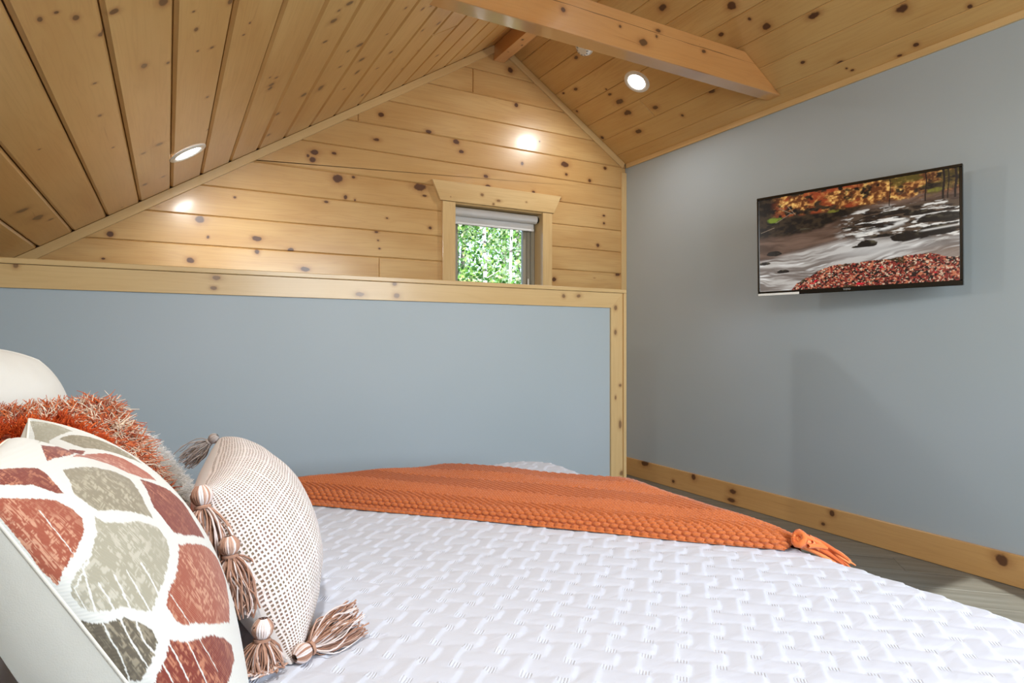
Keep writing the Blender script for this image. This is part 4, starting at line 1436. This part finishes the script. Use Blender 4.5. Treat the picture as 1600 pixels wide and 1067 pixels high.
def inside(poly, x, y):
    r = np.zeros(x.shape, bool)
    n_ = len(poly)
    for i in range(n_):
        x0, y0 = poly[i]
        x1, y1 = poly[(i + 1) % n_]
        c_ = ((y0 > y) != (y1 > y)) & (x < (x1 - x0) * (y - y0) / (y1 - y0 + 1e-12) + x0)
        r ^= c_
    return r


PAL = {0: L3(214, 215, 210), 1: L3(120, 48, 34), 2: L3(152, 78, 56), 3: L3(138, 130, 110), 4: L3(160, 156, 138), 5: L3(96, 88, 74), 6: L3(166, 98, 80)}
LIGHT = {1: L3(196, 128, 98), 2: L3(216, 160, 130), 3: L3(192, 184, 162), 4: L3(206, 202, 186), 5: L3(160, 150, 128), 6: L3(222, 168, 146)}
cols = np.tile(PAL[0], (nP * nP, 1))
# slub: short broken threads in two directions
fu, fv = A1.ravel(), A2.ravel()
th1 = vnoise(fu * 22, fv * 210, 211) * vnoise(fu * 60 + 3, fv * 40, 213)
th2 = vnoise(fu * 210, fv * 22, 215) * vnoise(fu * 40, fv * 60 + 5, 217)
slub = np.clip(sm(th1, 0.30, 0.48) + sm(th2, 0.32, 0.50), 0, 1) * (0.35 + 0.65 * sm(fbm(fu * 6, fv * 6, 2, 219), 0.35, 0.6))
for k_, poly in OGEE:
    m = inside(poly, pu, pv)
    cols[m] = PAL[k_] * (1 - slub[m, None] * 1.0) + LIGHT[k_] * slub[m, None] * 0.8
xm = cfg
for ri, ray in enumerate(RAYS):
    for (ax, ay), (bx, by) in zip(ray[:-1], ray[1:]):
        dx_, dy_ = bx - ax, by - ay
        L_ = dx_ * dx_ + dy_ * dy_
        t = np.clip(((pu - ax) * dx_ + (pv - ay) * dy_) / L_, 0, 1)
        dd = np.hypot(pu - ax - t * dx_, pv - ay - t * dy_)
        wdt = 0.0035 if ri in (0, 6, 7) else 0.0055
        cols[dd < wdt] = PAL[0]
g = vcol_mat('printed_linen', 0.8, 0.15)
tc = g.n('ShaderNodeTexCoord').outputs['Object']
x, y, z = g.xyz(tc)
wv_ = g.math('ADD', g.math('SINE', g.math('MULTIPLY', y, 2100.0)), g.math('SINE', g.math('MULTIPLY', z, 2100.0)))
g.bump(wv_, 0.18, 0.0006)
M_print = g.m
c1 = thing('printed_cushion', 'square cushion printed with rust, taupe and white ogee shapes, nearest the camera', 'cushion', group='cushions at the head of the bed')
cushion_mesh(c1, Fr, Bk, M_print, M_cream, cols, label_f='rust, taupe and white ogee print', label_b='plain cream cotton back')
seam(c1, Fr, 0.0016, L3(226, 222, 210))

# --- woven lumbar cushion with tassels
A1, A2, Fr, Bk, nr = pillow((0.045, 1.075, -0.232), (0.098, 1.45, -0.205), (0.155, 0.925, -0.462), (0.22, 1.33, -0.462), 0.103, n=140, p=.36, pull=.02, thb=0.07, bow=0.01, crease=0.006, seed=8)
g = NT('open_weave')
uvn = g.n('ShaderNodeUVMap', uv_map='uv').outputs[0]
x, y, z = g.xyz(uvn)
dist = g.noise(g.comb(x, y, 0.0), 5.0, 2.0)
xw = g.math('MULTIPLY_ADD', dist, 0.04, x)
yw = g.math('MULTIPLY_ADD', dist, -0.03, y)
def threads(c_, n_, thick_every):
    f_ = g.math('FRACT', g.math('MULTIPLY', c_, n_))
    tri = g.math('ABSOLUTE', g.math('MULTIPLY_ADD', f_, 2.0, -1.0))
    line = g.rng(tri, 0.40, 0.62)
    f2 = g.math('FRACT', g.math('MULTIPLY', c_, n_ / thick_every))
    tr2 = g.math('ABSOLUTE', g.math('MULTIPLY_ADD', f2, 2.0, -1.0))
    l2 = g.rng(tr2, 1.0 - 0.9 / thick_every, 1.0 - 0.5 / thick_every)
    return g.math('MAXIMUM', line, l2)
tx_ = threads(xw, 62.0, 7.0)
ty_ = threads(yw, 66.0, 8.0)
lines = g.math('MAXIMUM', tx_, ty_)
under = g.mix(g.rng(g.noise(g.comb(x, y, 0.0), 14.0, 2.0), 0.4, 0.65), lin(140, 110, 96), lin(132, 116, 90))
fuzz = g.noise(g.comb(g.math('MULTIPLY', x, 60.0), g.math('MULTIPLY', y, 40.0), 0.0), 2.0, 3.0)
col = g.mix(lines, under, g.mix(g.rng(fuzz, 0.4, 0.75), lin(240, 234, 231), lin(220, 202, 194)))
g.p(Base_Color=col, Roughness=0.9, Sheen_Weight=0.2)
g.bump(lines, 0.9, 0.0022)
M_weave = g.m
c2 = thing('woven_cushion', 'oblong open-weave cushion in pink-beige with yarn tassels, standing in front', 'cushion', group='cushions at the head of the bed')
cushion_mesh(c2, Fr, Bk, M_weave, M_satin, label_b='smooth pale cotton back')
tan = [L3(178, 134, 110), L3(158, 114, 92), L3(196, 158, 138), L3(238, 228, 224), L3(226, 208, 202), L3(168, 124, 100)]
rg = np.random.default_rng(5)
e = Fr[0]                       # near side edge, bottom to top
nn_ = len(e)
dn = np.array([-0.055, -0.12, -1.0])
tassel(c2, e[int(nn_ * 0.95)] + [-0.002, -0.022, 0.012], (0.10, -0.22, -1.0), 0.125, 0.052, tan, rg, 190)
tassel(c2, e[int(nn_ * 0.62)] + [-0.002, -0.024, 0.014], (0.08, -0.15, -1.0), 0.112, 0.050, tan, rg, 180)
tassel(c2, e[int(nn_ * 0.33)] + [-0.010, -0.026, 0.010], (-0.06, -0.10, -1.0), 0.112, 0.050, tan, rg, 190, flat=BZ + 0.012)
tassel(c2, e[0] + [0.004, -0.004, 0.010], (0.95, 0.52, 0.10), 0.112, 0.046, tan, rg, 220, flat=BZ + 0.006)
e2 = Fr[-1]
tassel(c2, e2[int(nn_ * 0.97)] + [-0.006, 0.012, 0.004], (-0.75, 0.25, -0.65), 0.085, 0.036, [L3(178, 166, 158), L3(206, 198, 194), L3(160, 146, 136)], rg, 70)  # far corner tassel, its shade put into greyer yarn colours


def surface_samples(Fr, nr, n, rg, edge=0.0):
    N0 = Fr.shape[0]
    du = np.gradient(Fr, axis=0)
    dv = np.gradient(Fr, axis=1)
    Nn = np.cross(du, dv)
    Nn /= np.maximum(np.linalg.norm(Nn, axis=2, keepdims=True), 1e-9)
    if (Nn.reshape(-1, 3) @ nr).mean() < 0:
        Nn = -Nn
    area = np.linalg.norm(np.cross(du, dv), axis=2).ravel() + 1e-12
    idx = rg.choice(N0 * N0, n, p=area / area.sum())
    jit = rg.uniform(-0.5, 0.5, (n, 2))
    P = Fr.reshape(-1, 3)[idx] + du.reshape(-1, 3)[idx] * jit[:, :1] + dv.reshape(-1, 3)[idx] * jit[:, 1:]
    return P, Nn.reshape(-1, 3)[idx]


# --- rust shaggy cushion
rg = np.random.default_rng(31)
A1, A2, Fr, Bk, nr = pillow((-0.40, 1.15, -0.13), (-0.14, 1.24, -0.135), (-0.33, 1.08, -0.455), (0.085, 1.18, -0.455), 0.09, n=60, thb=0.05, bow=0.055)
c3 = thing('shaggy_cushion', 'deep rust-orange long-pile shaggy cushion directly behind the printed cushion', 'cushion', group='cushions at the head of the bed')
cushion_mesh(c3, Fr, Bk, M_rustcloth, M_rustcloth)
def pile(parent, surfs, nclump, per, length, rad, colors, rg, droop, tilt, clump_r, curl, k=5, name='pile', sides=3, mat=None, grav=None):
    PTs, CCs = [], []
    for S_, n_, frac in surfs:
        m_ = int(nclump * frac)
        P0, N0 = surface_samples(S_, n_, m_, rg)
        tdir = rg.normal(size=(m_, 3)) * tilt
        tdir[:, 2] -= 0.15
        D = N0 + tdir
        D /= np.linalg.norm(D, axis=1, keepdims=True)
        L_ = length * rg.uniform(0.7, 1.15, m_)
        tip = P0 + D * L_[:, None]
        tip[:, 2] -= droop * L_
        ci = rg.integers(len(colors), size=m_)
        for j in range(per):
            r0 = P0 + rg.normal(size=(m_, 3)) * clump_r
            tp = tip + rg.normal(size=(m_, 3)) * clump_r * 0.7
            d_ = tp - r0
            ln = np.linalg.norm(d_, axis=1)
            d_ /= ln[:, None]
            PTs.append(arcs(r0, d_, ln, k, np.full(m_, 0.12), curl, rg))
            CCs.append(np.array(colors)[ci] * rg.uniform(0.8, 1.15, (m_, 1)))
    PT = np.concatenate(PTs)
    CC = np.concatenate(CCs)
    return tubes(name, PT, rad * rg.uniform(0.7, 1.2, len(PT)), CC, mat or M_fur, parent, sides, np.linspace(1, 0.35, k), 'stuff')
pile(c3, [(Fr, nr, 0.78), (Bk, -nr, 0.22)], 3200, 7, 0.036, 0.0011, [L3(222, 92, 26), L3(206, 80, 22), L3(236, 112, 42), L3(190, 68, 18)], rg, 0.25, 0.40, 0.0035, 0.10)

# --- rust and white yarn cushion
A1, A2, Fr, Bk, nr = pillow((-0.47, 1.31, -0.125), (-0.105, 1.48, -0.118), (-0.38, 1.25, -0.455), (0.04, 1.45, -0.455), 0.085, n=60, thb=0.05, bow=0.055)
c4 = thing('yarn_loop_cushion', 'cushion covered in mixed rust and cream cut yarn, behind the shaggy rust cushion', 'cushion', group='cushions at the head of the bed')
cushion_mesh(c4, Fr, Bk, M_rustcloth, M_rustcloth)
pile(c4, [(Fr, nr, 0.78), (Bk, -nr, 0.22)], 6000, 2, 0.030, 0.0015, [L3(222, 112, 48), L3(206, 96, 40), L3(236, 130, 70), L3(248, 234, 210), L3(244, 220, 190), L3(246, 228, 204), L3(204, 110, 58)], rg, 0.2, 0.75, 0.004, 0.30, 4, mat=M_yarn)

# --- white fluffy cushion
A1, A2, Fr, Bk, nr = pillow((-0.33, 1.51, -0.20), (-0.055, 1.70, -0.215), (-0.24, 1.45, -0.455), (0.11, 1.66, -0.455), 0.08, n=60, thb=0.05)
c5 = thing('fluffy_cushion', 'off-white fluffy cushion at the far end of the cushion row', 'cushion', group='cushions at the head of the bed')
cushion_mesh(c5, Fr, Bk, M_white_cloth, M_white_cloth)
pile(c5, [(Fr, nr, 0.78), (Bk, -nr, 0.22)], 3400, 5, 0.022, 0.0010, [L3(252, 250, 246), L3(244, 240, 234), L3(255, 254, 252)], rg, 0.15, 0.6, 0.003, 0.25, 4)

# --- large cream square cushion at the back
A1, A2, Fr, Bk, nr = pillow((-0.72, 1.45, -0.005), (-0.21, 1.68, -0.005), (-0.67, 1.40, -0.455), (-0.13, 1.68, -0.455), 0.105, n=80, p=.50, pull=.02, corner=0.16, crease=0.010, seed=14)
c6 = thing('cream_pillow', 'large plump cream pillow standing tallest at the back of the cushions', 'pillow', group='bed pillows')
cushion_mesh(c6, Fr, Bk, M_cream2, M_cream2)
seam(c6, Fr, 0.0022, L3(226, 222, 212))

# --- white sleeping pillow near the camera
A1, A2, Fr, Bk, nr = pillow((-0.40, 0.34, -0.19), (-0.32, 1.02, -0.20), (-0.28, 0.34, -0.455), (-0.17, 1.05, -0.455), 0.08, n=60, p=.42, pull=.03, crease=0.010, seed=19)
c7 = thing('sleeping_pillow', 'plain white sleeping pillow at the near side of the bed head', 'pillow', group='bed pillows')
cushion_mesh(c7, Fr, Bk, M_white_cloth, M_white_cloth)
seam(c7, Fr, 0.002, L3(230, 230, 228))

# ------------------------------------------------------------------ wood outside the gable window
g = NT('forest_ground')
tc = g.n('ShaderNodeTexCoord').outputs['Object']
g.p(Base_Color=g.mix(g.noise(tc, 1.5, 4.0), lin(70, 88, 40), lin(120, 110, 70)), Roughness=0.95)
M_ground = g.m
gx, gy = np.meshgrid(np.linspace(-22, 38, 60), np.linspace(4.4, 44, 50), indexing='ij')
gz = -2.9 + 0.09 * (gy - 4.4) + 0.5 * (fbm(gx * 0.2, gy * 0.2, 3, 301) - 0.5)
link('ground', fast_mesh('ground', np.stack([gx, gy, gz], -1).reshape(-1, 3), grid_faces(60, 50), True), M_ground, kind='structure')

g = NT('bark_grey')
tc = g.n('ShaderNodeTexCoord').outputs['Object']
x, y, z = g.xyz(tc)
bk = g.noise(g.comb(g.math('MULTIPLY', x, 6.0), g.math('MULTIPLY', y, 6.0), g.math('MULTIPLY', z, 14.0)), 1.0, 3.0)
g.p(Base_Color=g.mix(g.rng(bk, 0.52, 0.62), lin(236, 232, 224), lin(90, 84, 78)), Roughness=0.8)
M_birch = g.m
g = NT('bark_dark')
tc = g.n('ShaderNodeTexCoord').outputs['Object']
g.p(Base_Color=g.mix(g.noise(tc, 9.0, 3.0), lin(70, 66, 64), lin(140, 132, 126)), Roughness=0.9)
M_bark = g.m


def leaf_mat(name, c1, c2, c3):
    g = NT(name)
    a = g.n('ShaderNodeAttribute', attribute_name='col').outputs['Color']
    df = g.n('ShaderNodeBsdfDiffuse')
    tl = g.n('ShaderNodeBsdfTranslucent')
    g.t.links.new(a, df.inputs[0])
    g.t.links.new(a, tl.inputs[0])
    mx = g.n('ShaderNodeMixShader')
    mx.inputs[0].default_value = 0.4
    g.t.links.new(df.outputs[0], mx.inputs[1])
    g.t.links.new(tl.outputs[0], mx.inputs[2])
    g.t.links.new(mx.outputs[0], g.out.inputs[0])
    return g.m


M_leaf = leaf_mat('leaf_green', 0, 0, 0)


def tree(name, label, x, y, zg, h, lean, r0, bark, crown, nleaf, lsize, lcols, seed):
    rg = np.random.default_rng(seed)
    t = thing(name, label, 'tree', (x, y, zg), group='trees outside the gable window')
    k = 12
    tt = np.linspace(0, 1, k)
    tr = np.stack([lean[0] * tt ** 1.3 + 0.06 * np.sin(tt * 7 + seed), lean[1] * tt + 0.06 * np.cos(tt * 5 + seed), tt * h], 1)
    tubes('trunk', tr[None], np.array([r0]), np.array([[1, 1, 1.0]]), bark, t, 10, 1 - 0.75 * tt)
    nb = 34
    st = rg.uniform(0.12, 0.95, nb)
    root = np.stack([np.interp(st, tt, tr[:, i]) for i in range(3)], 1)
    az = rg.uniform(0, 2 * PI, nb)
    ln = crown * rg.uniform(0.5, 1.0, nb) * (1.15 - st * 0.6)
    d = np.stack([np.cos(az), np.sin(az), rg.uniform(0.1, 0.8, nb)], 1)
    d /= np.linalg.norm(d, axis=1, keepdims=True)
    B = arcs(root, d, ln, 7, np.full(nb, 0.12), 0.12, rg)
    tubes('branches', B, r0 * 0.22 * (1.1 - st), np.tile([1, 1, 1.0], (nb, 1)), bark, t, 4, np.linspace(1, 0.25, 7), 'stuff')
    # leaves in sprays around the branches
    bi = rg.integers(nb, size=nleaf)
    bt = rg.uniform(0.25, 1.05, nleaf)
    f = np.clip(bt, 0, 1) * 6
    i0 = np.minimum(f.astype(int), 5)
    fr = (f - i0)[:, None]
    c = B[bi, i0] * (1 - fr) + B[bi, i0 + 1] * fr
    c = c + rg.normal(size=(nleaf, 3)) * crown * 0.13
    a = rg.normal(size=(nleaf, 3))
    a /= np.linalg.norm(a, axis=1, keepdims=True)
    b = np.cross(a, rg.normal(size=(nleaf, 3)))
    b /= np.linalg.norm(b, axis=1, keepdims=True)
    s = (lsize * rg.uniform(0.6, 1.25, nleaf))[:, None]
    V = np.stack([c - a * s, c - b * s * 0.55, c + a * s, c + b * s * 0.55], 1).reshape(-1, 3)
    F = np.arange(nleaf * 4).reshape(-1, 4)
    lc = np.array(lcols)[rg.integers(len(lcols), size=nleaf)] * rg.uniform(0.75, 1.25, (nleaf, 1))
    link('foliage', fast_mesh('foliage', V, F, False, np.repeat(lc, 4, axis=0)), M_leaf, t, None, 'stuff')
    return t


GR = [L3(164, 204, 104), L3(132, 184, 88), L3(196, 222, 140), L3(84, 130, 62), L3(62, 104, 50), L3(210, 226, 176)]
GP = [L3(170, 200, 150), L3(190, 214, 170), L3(140, 180, 120), L3(206, 216, 190)]
tree('broadleaf_tree', 'bright green broadleaf tree filling the left part of the gable window', 4.35, 10.0, -2.3, 7.2, (0.2, 0.2), 0.11, M_bark, 1.7, 9000, 0.050, GR, 41)
tree('broadleaf_tree', 'slender tree with a pale upper trunk left of the middle of the gable window', 4.72, 9.5, -2.3, 8.5, (0.05, 0.0), 0.06, M_birch, 1.0, 1800, 0.045, GR, 43)
tree('birch_tree', 'white-barked birch in the right half of the gable window', 5.02, 9.1, -2.3, 8.5, (0.05, 0.0), 0.045, M_birch, 1.0, 1800, 0.042, GP, 47)
tree('broadleaf_tree', 'pale green sunlit tree at the right edge of the gable window', 6.75, 11.5, -2.2, 7.0, (-0.2, 0.1), 0.09, M_bark, 1.7, 8000, 0.050, GR, 51)
tree('broadleaf_tree', 'hazy pale tree behind the birch outside the gable window', 6.3, 14.0, -2.0, 8.5, (0.2, 0.0), 0.12, M_bark, 2.2, 9000, 0.065, GP, 53)
tree('broadleaf_tree', 'dense green tree behind the bright tree outside the gable window', 5.2, 14.5, -2.0, 8.8, (0.0, 0.2), 0.13, M_bark, 2.3, 9000, 0.065, GR, 57)
tree('broadleaf_tree', 'far tree on the right beyond the birch outside the gable window', 8.6, 16.0, -1.8, 9.0, (0.1, 0.0), 0.13, M_bark, 2.5, 9000, 0.07, GR, 59)
tree('broadleaf_tree', 'farthest pale tree between the trunks outside the gable window', 7.2, 19.0, -1.5, 10.0, (0.1, 0.0), 0.13, M_bark, 3.0, 9000, 0.08, GP, 61)
